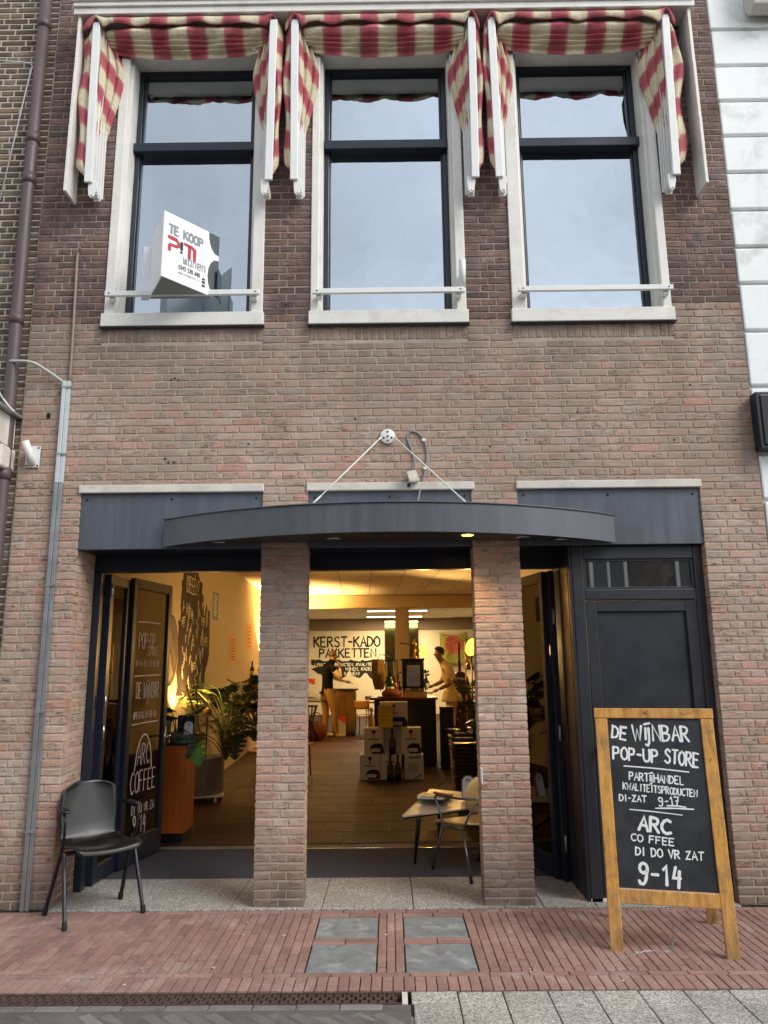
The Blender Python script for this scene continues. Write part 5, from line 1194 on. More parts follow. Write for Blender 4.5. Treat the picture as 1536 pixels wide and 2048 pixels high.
def plant(label, loc, r, h0, h1, n, meshes, rg, cat='plant', up=.2, name='potted_plant'):
    t = thing(name, label, cat, loc); st = MB()
    for k in range(n):
        a = rg.uniform(0, 2 * math.pi); rr = r * math.sqrt(rg.random()); z = rg.uniform(h0, h1); b = Vector((rr * math.cos(a), rr * math.sin(a), z))
        me, nm, sc_ = rg.choice(meshes); d = Vector((math.cos(a), math.sin(a), rg.uniform(-.6, .5) + up)); put_leaf(t, nm, me, b, d, sc_ * rg.uniform(.75, 1.2), rg.uniform(-.5, .5))
        st.tube(catmull([(0, 0, 0), b * .45 + Vector((0, 0, z * .25)), b], 3), .006, 5)
    prop(st.build('stems', STEMM, t), kind='stuff'); return t
rg = random.Random(15)
cy_ = thing('metal_planter', 'round dull metal planter on a small white castor trolley', 'planter', (-2.33, 4.25, 0))
MB().lathe([(.245, .10), (.25, .105), (.25, .50), (.256, .515), (.25, .53), (.235, .53), (.235, .46), (0, .46)], 32).build('drum', STEEL, cy_, True, bevel=.002)
MB().cbox((0, 0, .08), (.50, .50, .02), .2).build('trolley', WHITE2, cy_, bevel=.004); m = MB(); 
for sx in (-.2, .2):
    for sy in (-.2, .2): m.tube([(sx - .012, sy, .03), (sx + .012, sy, .03)], .028, 12); m.box(sx - .006, sx + .006, sy - .012, sy + .012, .05, .07)
m.build('castor', WHITE2, cy_)
plant('large palm and monstera plant spilling over behind the wooden cabinet', (-2.05, 4.2, .48), .40, .30, .85, 52, [(FROND, 'frond', .75), (FROND_D, 'frond', .85), (MON_D, 'leaf', .9), (FROND, 'frond', .6)], rg)
plant('dark leafy plant in front of the shelves beyond the metal planter', (-1.85, 5.4, .55), .45, .20, .85, 44, [(FROND_D, 'frond', .9), (MON_D, 'leaf', 1.1), (MON_D, 'leaf', .8)], rg)
mp = thing('monstera_plant', 'trailing monstera with bright green leaf hanging at the cabinet edge', 'plant', (-2.02, 2.08, .872))
base = Vector((-.10, .06, .06)); m = MB(); pot = MB().lathe([(.06, .0), (.075, .11), (.07, .115), (.06, .10), (0, .10)], 18, (-.10, .10, 0)).build('pot', mk('concrete_pot', '77746f', .8, var=.15), mp, True)
for k, (px, py, y, d, s_, mt) in enumerate(((392, 1486, 2.05, (.25, -.35, -.85), .95, MON_G), (374, 1470, 2.0, (.15, -.3, -.9), .75, MON_D), (352, 1440, 2.1, (-.4, -.5, .2), .8, MON_D), (340, 1425, 2.1, (-.3, -.5, .3), .7, MON_D), (383, 1430, 2.2, (.5, -.3, .3), .7, MON_D))):
    p = PY(px, py, y) - Vector((-2.02, 2.08, .872)); put_leaf(mp, 'leaf', mt, p, d, s_, .2); m.tube(catmull([base, (base + p) / 2 + Vector((0, -.02, .10)), p], 4), .005, 5)
m.build('stems', STEMM, mp, True)
ml = thing('hanging_monstera', 'lone monstera leaf drooping in the dark beyond the metal planter', 'plant', tuple(PY(470, 1470, 3.9)))
put_leaf(ml, 'leaf', MON_D, (0, 0, 0), (.1, -.4, -.9), 1.0, .1); put_leaf(ml, 'leaf', MON_D, (-.5, .2, .0), (-.1, -.4, -.8), .9, .3); MB().tube(catmull([(0, 0, 0), (-.1, .1, .12), (-.35, .3, .0)], 4), .006, 5).build('stem', STEMM, ml)
pl = thing('cane_pole', 'pair of bare bamboo canes leaning among the plants behind the cabinet', 'canes', (-2.1, 3.1, .5))
o = Vector((-2.1, 3.1, .5)); MB().tube([PY(402, 1470, 3.0) - o, PY(372, 1372, 3.4) - o], .011, 8).build('cane', BARK, pl); MB().tube([PY(397, 1462, 3.0) - o, PY(392, 1372, 3.3) - o], .010, 8).build('cane', BARK, pl)

# ---- wooden cabinet by the door
ORW = Mat('orange_veneer'); _p = ORW.obj(); _g = ORW.noise(ORW.n('Mapping', {0: _p, 3: (26, 26, 1.6)}), 1.0, 6, .65, .8)
ORW.bsdf(col=ORW.ramp(_g, [(.25, S('8a4314')), (.55, S('a9581d')), (.8, S('b5662a'))]), rough=.38, nor=ORW.bump(_g, .06, .002)); ORW = ORW.m
cbn = thing('wooden_cabinet', 'tall orange brown veneer cabinet on a black plinth inside the door', 'cabinet', (-2.15, 1.94, .008))
MB().box(-.20, .197, .0, .36, .08, .868).build('body', ORW, cbn, bevel=.003); MB().box(-.19, .187, .015, .35, 0, .079).build('plinth', BLACK, cbn); MB().box(-.203, .200, -.003, .363, .8685, .885).build('top', BLACK, cbn)
MB().lathe([(.005, 0), (.005, .01), (0, .012)], 8, (.12, -.0005, .82), Matrix.Rotation(R(90), 3, 'X')).build('knob', CHROME, cbn)
CARD = mk('card_white', 'dfe3ea', .6, var=.03); CARDB = mk('card_blue', '2c3f86', .6)
def arch(w_, h_, n=14): return [(-w_ / 2, 0), (w_ / 2, 0)] + [(w_ / 2 * math.cos(math.pi * k / n), h_ - w_ / 2 + w_ / 2 * math.sin(math.pi * k / n)) for k in range(n + 1)]
def arch_card(name, label, loc, rz, w_, h_, wood):
    t = thing(name, label, 'menu card', loc, rz); b = MB()
    if wood: MB().prism(arch(w_ * 1.22, h_ * 1.06), (0, .006, 0), (1, 0, .0), (0, .18, .98), .008).build('backing', wood, t)
    s_ = MB().prism(arch(w_, h_), (0, -.004, .004), (1, 0, 0), (0, .18, .98), .003).build('card', CARD, t); m = MB(); Vv = Vector((0, .18, .98)).normalized(); N_ = XF.cross(Vv)
    c = Vector((0, -.0046, .004)) + Vv * h_ * .80
    ribbon(m, catmull([c + XF * (.2 * w_ * math.cos(math.pi * k / 8)) + Vv * (.2 * w_ * math.sin(math.pi * k / 8)) for k in range(9)], 2), w_ * .06, N_, 6e-4); ribbon(m, catmull([c + XF * (.1 * w_ * math.cos(math.pi * k / 8)) + Vv * (.1 * w_ * math.sin(math.pi * k / 8)) for k in range(9)], 2), w_ * .05, N_, 7e-4)
    write(m, 'ARC', c - XF * .2 * w_ - Vv * .15 * w_, XF, Vv, w_ * .09, w_ * .02, base=6e-4, jit=0, end=.4 * w_); m.build('print', CARDB, s_); return t
arch_card('menu_card', 'small white arch shaped card standing on the wooden cabinet', tuple(PY(376, 1476, 2.10)), .15, .085, .155, None)
nb = thing('dark_box', 'dark blue box standing on the wooden cabinet behind the white card', 'box', (-2.02, 2.22, .896)); MB().box(-.10, .07, -.03, .06, 0, .24).build('carton', mk('navy_card', '161d33', .6), nb, bevel=.003); MB().box(-.098, .068, -.028, .058, .2402, .246).build('lid', MC['navy_card'], nb)
gp_ = thing('stone_pot', 'grey stone plant pot on the cabinet next to the door leaf', 'pot', (-2.27, 2.12, .896)); MB().lathe([(.085, 0), (.11, .20), (.113, .215), (.10, .215), (.095, .18), (0, .18)], 22).build('pot', MC['concrete_pot'], gp_, True); MB().lathe([(.093, .182), (0, .184)], 16).build('soil', mk('soil', '2c2018', .95), gp_)

# ---- right planter in wicker, pillar switch, table, books, card
wk = thing('wicker_planter', 'square brown wicker planter behind the pale armchair', 'planter', (1.02, 3.75, .008))
WICK = Mat('wicker_weave'); _p = WICK.obj(); _wv = WICK.n('TexWave', {'Vector': _p, 'Scale': 30.0, 'Distortion': 1.0}, out=1, bands_direction='Z'); _w2 = WICK.n('TexWave', {'Vector': _p, 'Scale': 22.0, 'Distortion': .6}, out=1, bands_direction='X')
WICK.bsdf(col=WICK.mix(WICK.ma('MULTIPLY', _wv, _w2), S('3a2a1a'), S('7c6446')), rough=.7, nor=WICK.bump(WICK.ma('ADD', _wv, _w2), .8, .01)); WICK = WICK.m
m = MB()
for k in range(17):
    z = .02 + k * .043; s_ = .27 + .03 * k / 17
    loop = [(s_ * (1 if a in (0, 1) else -1), s_ * (1 if a in (1, 2) else -1), z) for a in range(4)]; w_ = []
    for i in range(4):
        a, b = Vector(loop[i]), Vector(loop[(i + 1) % 4]); L_ = 12
        for j in range(L_): pp = a.lerp(b, j / L_); nrm = Vector((pp.x, pp.y, 0)).normalized(); w_.append(pp + nrm * (.007 if (j + k) % 2 else -.004))
    m.tube(w_ + [w_[0]], .013, 5, cap=False)
m.build('woven_sides', WICK, wk, True); m = MB()
s_ = .305
for i in range(4): 
    a = (s_ * (1 if i in (0, 1) else -1), s_ * (1 if i in (1, 2) else -1), .76); b = (s_ * (1 if (i + 1) % 4 in (0, 1) else -1), s_ * (1 if (i + 1) % 4 in (1, 2) else -1), .76); m.tube([a, b], .02, 8)
m.build('rim', WICK, wk, True); MB().box(-.28, .28, -.28, .28, .0, .70).build('liner', BLKMET, wk)
plant('dark broad leaved plant growing out of the wicker planter', (1.02, 3.75, .70), .26, .15, .75, 40, [(MON_D, 'leaf', .7), (MON_D, 'leaf', .55), (MON_D, 'leaf', .85)], rg, up=.5)
sw = thing('switch_box', 'small white switch plate on the inner side of the pillar by the armchair', 'switch', tuple(PX(964, 1551, .626))); MB().box(-.008, .0, -.035, .035, -.05, .05).build('plate', WHITE2, sw, bevel=.004); MB().box(-.011, -.0082, -.016, .016, -.025, .025).build('rocker', WHITE2, sw, bevel=.002)
tz_ = .418
tb = thing('side_table', 'low white triangular table with dark splayed legs in the doorway', 'table', (.50, 1.45, .008)); o = Vector((.50, 1.45, 0))
crn = [PZ(804, 1633, tz_), PZ(980, 1622, tz_), PZ(985, 1590, tz_), PZ(858, 1577, tz_)]
crn = [(.07 + .03, 1.02), (.95, 1.06), (1.02, 1.55), (.62, 2.22), (.40, 2.25)]; crn = [(PZ(803, 1632, tz_).x, PZ(803, 1632, tz_).y), (PZ(925, 1618, tz_).x, PZ(925, 1618, tz_).y), (PZ(985, 1605, tz_).x, PZ(985, 1605, tz_).y), (PZ(960, 1588, tz_).x, PZ(960, 1588, tz_).y), (PZ(888, 1580, tz_).x, PZ(888, 1580, tz_).y), (PZ(860, 1577, tz_).x, PZ(860, 1577, tz_).y)]
rnd = []
for i in range(len(crn)):
    a, b, c = (Vector((*crn[(i + k) % len(crn)], 0)) for k in (-1, 0, 1)); d1 = (a - b).normalized(); d2 = (c - b).normalized(); r_c = .035
    for k in range(5): t_ = k / 4; rnd.append((b + d1 * r_c * (1 - t_) ** 2 + d2 * r_c * t_ ** 2) - o)
TOPW = mk('white_laminate', 'c9c2b2', .4, var=.05, bump=.03)
MB().prism([(p.x, p.y) for p in rnd], (0, 0, tz_ - .008), (1, 0, 0), (0, 1, 0), .014).build('tabletop', TOPW, tb, bevel=.003); MB().prism([(p.x * .985, p.y * .985) for p in rnd], (0, 0, tz_ - .0222), (1, 0, 0), (0, 1, 0), .012).build('edge_band', BLKMET, tb)
for (px, py), (tx, ty) in (((830, 1729), (837, 1636)), ((878, 1676), (878, 1612)), ((985, 1700), (968, 1600))):
    a = PZ(px, py, .0) - o; b = PZ(tx, ty, tz_ - .02) - o; a.z = .0; b.z = tz_ - .035
    MB().tube([a, b], [.011, .020], 10).build('leg', BLKMET, tb, True)
bt = tz_ + .0005
for k, (label, px, py, dx, dy, h_, rz, cm_) in enumerate((('thick pale blue book at the bottom of the pile', 868, 1602, .27, .20, .030, -.35, '8fb0b4'), ('white spined book in the middle of the pile', 870, 1597, .25, .19, .016, -.30, 'c9d2cf'), ('dark grey green book lying on top of the pile', 874, 1590, .215, .165, .022, -.32, '4c4a3a'))):
    p = PZ(868, 1598, bt); b_ = thing('book', label, 'book', (p.x, p.y, bt + .008), rz, 'books piled on the low table'); MB().box(-dx / 2, dx / 2, -dy / 2, dy / 2, 0, .003).box(-dx / 2, dx / 2, -dy / 2, dy / 2, h_ - .003, h_).build('cover', mk('book_' + cm_, cm_, .5, var=.06), b_, bevel=.001); MB().box(-dx / 2 + .004, dx / 2 - .004, -dy / 2 + .003, dy / 2 - .004, .0032, h_ - .0032).build('pages', mk('paper', 'e4e0d4', .8, var=.03), b_); bt += h_ + .001
p = PZ(936, 1602, tz_ + .003); arch_card('menu_stand', 'white arch shaped menu card in a wooden stand on the low table', (p.x, p.y, tz_ + .008), -.25, .095, .20, mk('light_oak', 'b08a58', .5, var=.2))
# ---- wine cartons and bottles in the middle of the shop
CART = mk('white_carton', 'c9c9cc', .6, var=.04, bump=.04); CINK = mk('carton_ink', '15151a', .6); CPINK = mk('carton_pink', '9a5060', .6); TAPE = mk('carton_side_tan', 'b59a5e', .6)
def carton(label, x0, x1, y, z0, z1, art, dep=.26):
    t = thing('wine_carton', label, 'carton', ((x0 + x1) / 2, y, z0), 0, 'white wine cartons stacked in a pyramid'); w_ = x1 - x0; h_ = z1 - z0
    b = MB().box(-w_ / 2, w_ / 2, 0, dep, 0, h_ - .002).build('carton', CART, t, bevel=.003); MB().box(-w_ / 2 + .004, w_ / 2 - .004, dep / 2 - .02, dep / 2 + .02, h_ - .0015, h_ + .0005).build('tape', TAPE, t)
    O_ = Vector((0, -.0012, 0)); U_ = XF
    if art == 'blob':
        m = MB(); m.prism([(w_ / 2 - .002, .01), (w_ / 2 - .002, .08), (w_ * .40, h_ * .40), (.02, h_ * .42), (-w_ * .16, h_ * .33), (-w_ * .20, h_ * .20), (-w_ * .14, .03), (-w_ * .05, .008)], O_, XF, ZF, .001); bl = m.build('black_patch', CINK, b)
        m = MB(); 
        for z in (.20, .13): ribbon(m, [O_ + XF * (-w_ * .12) + ZF * h_ * z, O_ + XF * (w_ * .30) + ZF * h_ * (z - .01)], .018, Vector((0, -1, 0)), 1e-3)
        m.build('white_lines', CARD, bl); m = MB(); c = O_ + ZF * h_ * .80
        m.prism([(-.008, -.05), (.008, -.05), (.006, -.01), (.03, .01), (.025, .035), (0, .045), (-.025, .035), (-.03, .01), (-.006, -.01)], c, XF, ZF, .0008); m.prism([(-.02, -.055), (.02, -.055), (.02, -.052), (-.02, -.052)], c, XF, ZF, .0008)
        for k in range(6): m.prism([(-.075 + .026 * k, -.095), (-.058 + .026 * k, -.095), (-.058 + .026 * k, -.075), (-.075 + .026 * k, -.075)], c, XF, ZF, .0008)
        prop(m.build('tree_mark', CINK, b), kind='stuff')
    elif art == 'text':
        m = MB()
        for k, z in enumerate((.88, .62, .56, .50, .44, .38, .32)): ribbon(m, [O_ + XF * (-w_ * .30) + ZF * h_ * z, O_ + XF * (w_ * (.28 - .05 * (k % 3))) + ZF * h_ * z], .006 if k else .018, Vector((0, -1, 0)), 1e-3)
        ribbon(m, catmull([O_ + XF * (w_ * .05) + ZF * h_ * .05, O_ + XF * (w_ * .2) + ZF * h_ * .10, O_ + XF * (w_ * .36) + ZF * h_ * .2], 3), .014, Vector((0, -1, 0)), 1e-3); prop(m.build('print_marks', CINK, b), kind='stuff')
    elif art == 'pink':
        m = MB(); ribbon(m, [O_ + XF * (-w_ * .25) + ZF * h_ * .72, O_ + XF * (w_ * .2) + ZF * h_ * .72], .02, Vector((0, -1, 0)), 1e-3); m.build('pink_line', CPINK, b)
    return t
Y0 = 5.82
carton('white carton with black patch, lower end of the bottom row beside the aisle', -.450, -.160, Y0, .008, .352, 'blob'); carton('white carton behind the two bottles in the bottom row', -.150, .150, Y0 + .01, .008, .352, 'pink'); carton('white carton with printed lines, bottom row beside the black bar', .200, .470, Y0, .008, .352, 'text')
carton('white carton with black patch, middle row beside the aisle', -.390, -.105, Y0 + .03, .354, .725, 'blob'); carton('white carton with black patch, middle row beside the black bar', .150, .440, Y0 + .03, .354, .725, 'blob'); carton('plain white carton behind the lone bottle of the middle row', -.10, .145, Y0 + .10, .354, .72, None, .2)
carton('white carton on top of the pyramid behind the yellow note', -.16, .25, Y0 + .06, .727, 1.09, 'blob')
DG = Mat('dark_bottle_glass'); DG.bsdf(col=S('0c0d0a'), rough=.08, spec=.7); DG = DG.m; FOIL = mk('dark_red_foil', '4a161c', .35, .4)
def bottle_proto(name, label, loc, body, foil, lab, s=1.0, group=None, cat='bottle', tall=0.0):
    t = thing(name, label, cat, loc, 0, group); H = .32 * s + tall; r = .043 * s
    MB().lathe([(r * .92, 0), (r, .012), (r, H * .50), (r * .93, H * .56), (r * .60, H * .66), (r * .36, H * .74), (r * .33, H * .80)], 16).build('glass', body, t, True); MB().lathe([(r * .35, H * .78), (r * .36, H * .95), (r * .42, H * .955), (r * .42, H * .985), (r * .36, H), (0, H)], 12).build('foil', foil, t, True)
    MB().lathe([(r * 1.012, H * .16), (r * 1.012, H * .40)], 16).build('label', lab, t, True); return t
LABG = mk('label_dark', '2b2522', .5); LABC = mk('label_cream', 'd8cfb8', .6, var=.06)
BG = 'sparkling wine bottles by the cartons'
for lb, px, py, z in (('dark red topped bottle on the floor, first of the pair before the cartons', 781, 1562, .008), ('dark red topped bottle on the floor, second of the pair nearer the bar', 796, 1562, .008), ('lone dark bottle standing on the middle of the bottom row of cartons', 785, 1508, .353)):
    p = PY(px, py, 5.70 if z < .1 else 5.88); bottle_proto('wine_bottle', lb, (p.x, p.y, z), DG, FOIL, LABG, 1.12, BG)
nt_ = thing('yellow_note', 'yellow handwritten note propped against the top carton', 'note', (-.075, 5.72, .74)); m = MB().prism([(-.105, 0), (.105, .0), (.105, .31), (-.105, .31)], (0, 0, 0), (1, 0, 0), (0, .12, .99), .004); ns = m.build('paper', mk('note_yellow', 'c9ad1e', .7, var=.06), nt_); m = MB(); Vv = Vector((0, .12, .99)).normalized(); rg = random.Random(5)
for k in range(4):
    z = .265 - .055 * k; x = -.085 + .01 * k
    while x < .085 - .025 * k: w_ = rg.uniform(.012, .03); ribbon(m, catmull([XF * x + Vv * z, XF * (x + w_ / 2) + Vv * (z + rg.uniform(.006, .016)), XF * (x + w_) + Vv * z], 2), .006, XF.cross(Vv), 8e-4); x += w_ + .012
prop(m.build('scribble', CINK, ns), kind='stuff')

# ---- bar counter and the things on it
BARM = mk('bar_black', '0d0d10', .4, var=.2)
br = thing('bar_counter', 'black bar counter with wooden top behind the carton pyramid', 'bar counter', (.35, 7.6, 0))
MB().box(-.62, .40, -.35, .55, .05, 1.06).build('front', BARM, br, bevel=.004); MB().box(-.68, .43, -.40, .60, 1.0605, 1.10).build('top', mk('walnut', '54341d', .4, var=.25), br, bevel=.005); MB().box(-.60, .38, -.33, .53, 0, .049).build('plinth', BLKMET, br)
pd = thing('black_pedestal', 'tall plain black pedestal between the bar and the wicker planter', 'pedestal', (.90, 7.0, .008)); MB().box(-.105, .105, -.11, .11, .02, .94).build('body', BARM, pd, bevel=.004); MB().box(-.12, .12, -.125, .125, 0, .0195).build('foot', BLKMET, pd); MB().box(-.11, .11, -.115, .115, .9405, .955).build('top', BLKMET, pd)
def at(px, py, y): return PY(px, py, y)
ct = 1.10
em = thing('coffee_machine', 'black espresso machine with shiny steel back panel on the bar', 'coffee machine', (.40, 7.50, ct + .0))
MB().box(-.20, .17, -.12, .30, .14, .60).build('body', BLKMET, em, bevel=.02); MB().box(-.12, .10, -.135, -.1205, .17, .52).build('back_panel', CHROME, em, bevel=.006); MB().box(-.22, .18, -.14, .32, .6005, .63).build('cup_tray', DARKST, em, bevel=.006)
for sx in (-.16, .13):
    for sy in (-.08, .26): MB().tube([(sx, sy, 0), (sx, sy, .139)], .018, 8).build('foot', DARKST, em)
m = MB().tube([(-.21, .0, .40), (-.27, -.02, .40), (-.27, -.02, .30)], .012, 8); m.build('steam_wand', CHROME, em, True)
lv = thing('lever_machine', 'brass lever tap column standing on the espresso machine', 'tap', tuple(Vector((.43, 7.55, ct + .632)))); MB().lathe([(.05, 0), (.05, .02), (.018, .03), (.018, .20), (.035, .22), (.03, .27), (.012, .29), (.012, .33), (0, .335)], 14).build('column', BRASS, lv, True); MB().tube([(0, 0, .23), (-.24, 0, .26), (-.26, 0, .25)], .012, 8).build('lever', DARKST, lv, True); MB().tube([(0, 0, .18), (.07, -.02, .16), (.08, -.02, .10)], .012, 8).build('spout', BRASS, lv, True)
wc_ = thing('wood_crate', 'small slatted wooden crate on the bar below the machine', 'crate', (.42, 7.28, ct + .001)); OAK = MC['light_oak']
for z in (0, .048): MB().box(-.19, .19, -.06, -.05, z, z + .042).build('slat', OAK, wc_); MB().box(-.19, .19, .05, .06, z, z + .042).build('slat', OAK, wc_)
MB().box(-.19, -.18, -.049, .049, 0, .09).build('end', OAK, wc_); MB().box(.18, .19, -.049, .049, 0, .09).build('end', OAK, wc_); MB().box(-.179, .179, -.049, .049, .0, .008).build('bottom', OAK, wc_)
rg = random.Random(9); m = MB()
for k in range(9): m.sph((rg.uniform(-.15, .15), rg.uniform(-.03, .03), .075 + rg.uniform(0, .03)), .032, 8, 6)
prop(m.build('bread_rolls', mk('dark_roll', '3a2315', .7, var=.3), wc_), kind='stuff')
bs_ = thing('bread_basket', 'round dark brown loaf on a wooden board at the bar end', 'bread', (.02, 7.25, ct + .001)); MB().lathe([(.24, 0), (.24, .02), (.0, .02)], 24).build('board', mk('red_wood', '5b2c18', .5, var=.2), bs_); MB().sph((0, 0, .06), .14, 14, 8, (1.2, .9, .62)).build('loaf', mk('bread_crust', '6e3b18', .75, var=.35, bs=30, bump=.5), bs_, True)
GB = mk('green_bottle_glass', '0c4a2c', .1, var=.05); BLG = 'bottles standing on the bar'
for k, (lb, px, yy, body, foil, s_) in enumerate((('tall green bottle on the bar beside the burlap sack', 781, 7.3, GB, GB, 1.35), ('clear bottle with red cap on the bar beside the green bottle', 791, 7.35, mk('red_liqueur', '8c3a1c', .12), mk('red_cap', 'b0301c', .4), 1.0), ('short amber bottle against the machine side', 799, 7.45, mk('amber_glass', '6a3f12', .12), MC['red_cap'], .85))):
    p = at(px, 1380, yy); bottle_proto('bar_bottle', lb, (p.x, p.y, ct + .001), body, foil, LABC, s_, BLG)
bsk = thing('burlap_sack', 'brown burlap sack hanging from a rail at the bar end', 'sack', tuple(at(757, 1345, 7.4))); BUR = mk('burlap', '8a6c40', .95, var=.25, bs=120, bump=.7)
def sackf(u, v):
    a = 2 * math.pi * u; r = .045 + .075 * math.sin(math.pi * min(1, .12 + .8 * v)) ** .8; r *= 1 + .13 * math.sin(3 * a + 4 * v) + .06 * math.sin(7 * a); return (r * math.cos(a) + .03 * (v - .5), r * .7 * math.sin(a), .22 - .50 * v)
MB().grid(sackf, 28, 18).build('sack', BUR, bsk, True); MB().tube([(-.02, 0, .21), (.03, .0, .30), (.20, 0, .26)], .008, 6).build('cord', BARK, bsk, True)
rl = thing('utensil_rail', 'metal rail with hanging utensils above the bar end', 'rail', tuple(at(775, 1325, 7.4))); MB().tube([(-.12, 0, .03), (.16, 0, .03)], .010, 8).build('rail', DARKST, rl)
for x in (-.12, .16): MB().tube([(x, 0, .03), (x, 0, -.48)], .009, 8).build('post', DARKST, rl)
for k, x in enumerate((-.07, -.02, .10)): MB().tube([(x, -.01, .03), (x + .01, -.012, -.22)], [.004, .010], 6).build('utensil', (OAK, CHROME, CHROME)[k], rl)
plant('small dark bushy plant beside the espresso machine', tuple(at(851, 1382, 7.4)), .07, .10, .32, 16, [(MON_D, 'leaf', .28), (MON_D, 'leaf', .22)], random.Random(3), up=.4)
wp = thing('wooden_bottle', 'turned pale wooden bottle figure on a wooden block at the bar end', 'ornament', tuple(Vector((at(743, 1455, 6.6).x, 6.6, .008)))); hz_ = at(743, 1455, 6.6).z; MB().box(-.055, .055, -.055, .055, 0, .66).build('block', OAK, wp, bevel=.004); MB().lathe([(.045, .661), (.05, .70), (.045, .80), (.02, .86), (.018, .92), (.03, .93), (.03, .96), (0, .97)], 14).build('figure', OAK, wp, True)

# ---- left rear: wine shelf, tables, chairs
ws = thing('wine_shelf', 'open wooden wine shelf of boxes against the left wall', 'shelf', (-2.52, 9.6, .008)); xw = .30
for z in (0, .36, .76, 1.10): MB().box(-.28, .28, -.18, .18, z, z + .025).build('shelf_board', OAK, ws)
for x in (-.28, .265): MB().box(x, x + .015, -.18, .18, .0255, 1.0995).build('upright', OAK, ws)
MB().box(-.27, .06, -.17, .17, 1.126, 1.40).build('wine_box', mk('kraft_box', '8f6b35', .7), ws, bevel=.003)
SB = 'bottles on the wine shelf'
for lb, x, z in (('dark wine bottle with pale label on the kraft box, nearer the wall', -.19, 1.402), ('dark wine bottle with cream label on the kraft box, nearer the room', -.03, 1.402), ('dark bottle beside the kraft box on the top shelf board', .15, 1.127), ('dark bottle on the second shelf board', .05, .787)):
    bottle_proto('shelf_bottle', lb, (-2.52 + x, 9.52, z + .008), DG, DG, LABC, 1.0, SB)
def bistro_table(label, loc, r, h, top):
    t = thing('cafe_table', label, 'table', loc); MB().lathe([(r, h - .025), (r, h), (0, h)], 28).build('tabletop', top, t); MB().tube([(0, 0, .03), (0, 0, h - .026)], .03, 10).build('pillar', BLKMET, t); MB().lathe([(.22, 0), (.22, .015), (.04, .03), (0, .03)], 20).build('foot', BLKMET, t); return t
bistro_table('round wooden cafe table in the dark beyond the metal planter', (-1.75, 6.9, .008), .38, .74, OAK)
def cafe_chair(label, loc, rz):
    t = thing('cafe_chair', label, 'chair', loc, rz, 'plywood chairs at the tables'); pal = MC.get('pw') or mk('pw', 'a07a44', .45, var=.15)
    MB().grid(lambda u, v: ((u - .5) * .40, -.20 + .40 * v, .45 + .02 * (2 * u - 1) ** 2 - .02 * math.sin(math.pi * v)), 6, 6).build('seat', pal, t, True, solid=.012); MB().grid(lambda u, v: ((u - .5) * .38, .22 + .05 * v + .03 * (1 - (2 * u - 1) ** 2), .62 + .20 * v), 6, 4).build('backrest', pal, t, True, solid=.012)
    for x in (-.17, .17): MB().tube([(x, -.17, 0), (x * .95, -.15, .43)], .011, 8).build('leg', BLKMET, t); MB().tube([(x, .24, 0), (x * .95, .17, .44), (x * .9, .26, .80)], .011, 8).build('leg', BLKMET, t)
    return t
for lb, loc, rz in (('plywood chair at the dark cafe table facing the door', (-1.45, 6.3, .008), 2.6), ('plywood chair behind the dark cafe table', (-1.95, 7.6, .008), .3), ('plywood chair at the rear wooden table nearest the aisle', (-.62, 12.9, .008), 2.9), ('plywood chair at the far side of the rear wooden table', (-.45, 15.2, .008), .2)): cafe_chair(lb, loc, rz)
wt = thing('wooden_table', 'wooden table with black frame at the rear of the shop', 'table', (-.40, 14.0, .008)); MB().box(-.55, .5, -.4, .4, .72, .755).build('tabletop', OAK, wt)
for x in (-.5, .45):
    for y in (-.35, .35): MB().box(x - .02, x + .02, y - .02, y + .02, 0, .7195).build('leg', BLKMET, wt)
dc = thing('draped_counter', 'counter draped in a tan cloth behind the man in the vest', 'counter', tuple(Vector((at(688, 1425, 13.2).x, 13.4, .008)))); MB().grid(lambda u, v: (-.28 + .56 * u, -.25 + .02 * math.sin(22 * u) * (1 - v), .008 + 1.04 * v), 30, 6).build('cloth', BUR, dc, True, solid=.006); MB().box(-.28, .28, -.23, .25, 0, 1.04).build('counter', BARM, dc); MB().box(-.33, .33, -.28, .30, 1.0405, 1.075).build('top', MC['walnut'], dc)
pb = thing('gift_carton', 'white carton with orange pennant corner on the floor behind the man', 'carton', tuple(Vector((at(681, 1425, 12.9).x, 12.95, .008)))); MB().box(-.12, .12, -.1, .1, 0, .42).build('carton', CART, pb, bevel=.004)
PEN = mk('pennant_orange', 'd9502a', .6); MB().prism([(-.13, .46), (.13, .46), (.11, .27)], (0, -.105, 0), (1, 0, 0), (0, 0, 1), .003).build('pennant', PEN, pb)
pn2 = thing('pennant', 'orange paper pennant on the stool beside the pillar', 'pennant', tuple(at(620, 1362, 11.5))); MB().prism([(-.12, .05), (.12, .05), (.09, -.09)], (0, 0, 0), (1, 0, 0), (0, 0, 1), .004).build('flag', PEN, pn2); MB().tube([(-.12, .004, .05), (-.12, .004, -.30)], .005, 6).build('stick', OAK, pn2)
st_ = thing('bar_stool', 'black wire bar stool beside the pillar near the man', 'stool', tuple(Vector((at(620, 1440, 11.6).x, 11.6, .008)))); MB().lathe([(.17, .74), (.18, .77), (0, .78)], 20).build('seat', BLKMET, st_)
for k in range(10):
    a = 2 * math.pi * k / 10; MB().tube([(.20 * math.cos(a), .20 * math.sin(a), 0), (.05 * math.cos(a), .05 * math.sin(a), .38), (.15 * math.cos(a), .15 * math.sin(a), .74)], .010, 6).build('wire_leg', BLKMET, st_)
sbg = thing('leather_bag', 'slouched brown leather bag on the floor behind the man', 'bag', tuple(Vector((at(632, 1458, 11.8).x, 11.8, .008)))); LEA = mk('brown_leather', '7a3f1a', .45, var=.25, bump=.3)
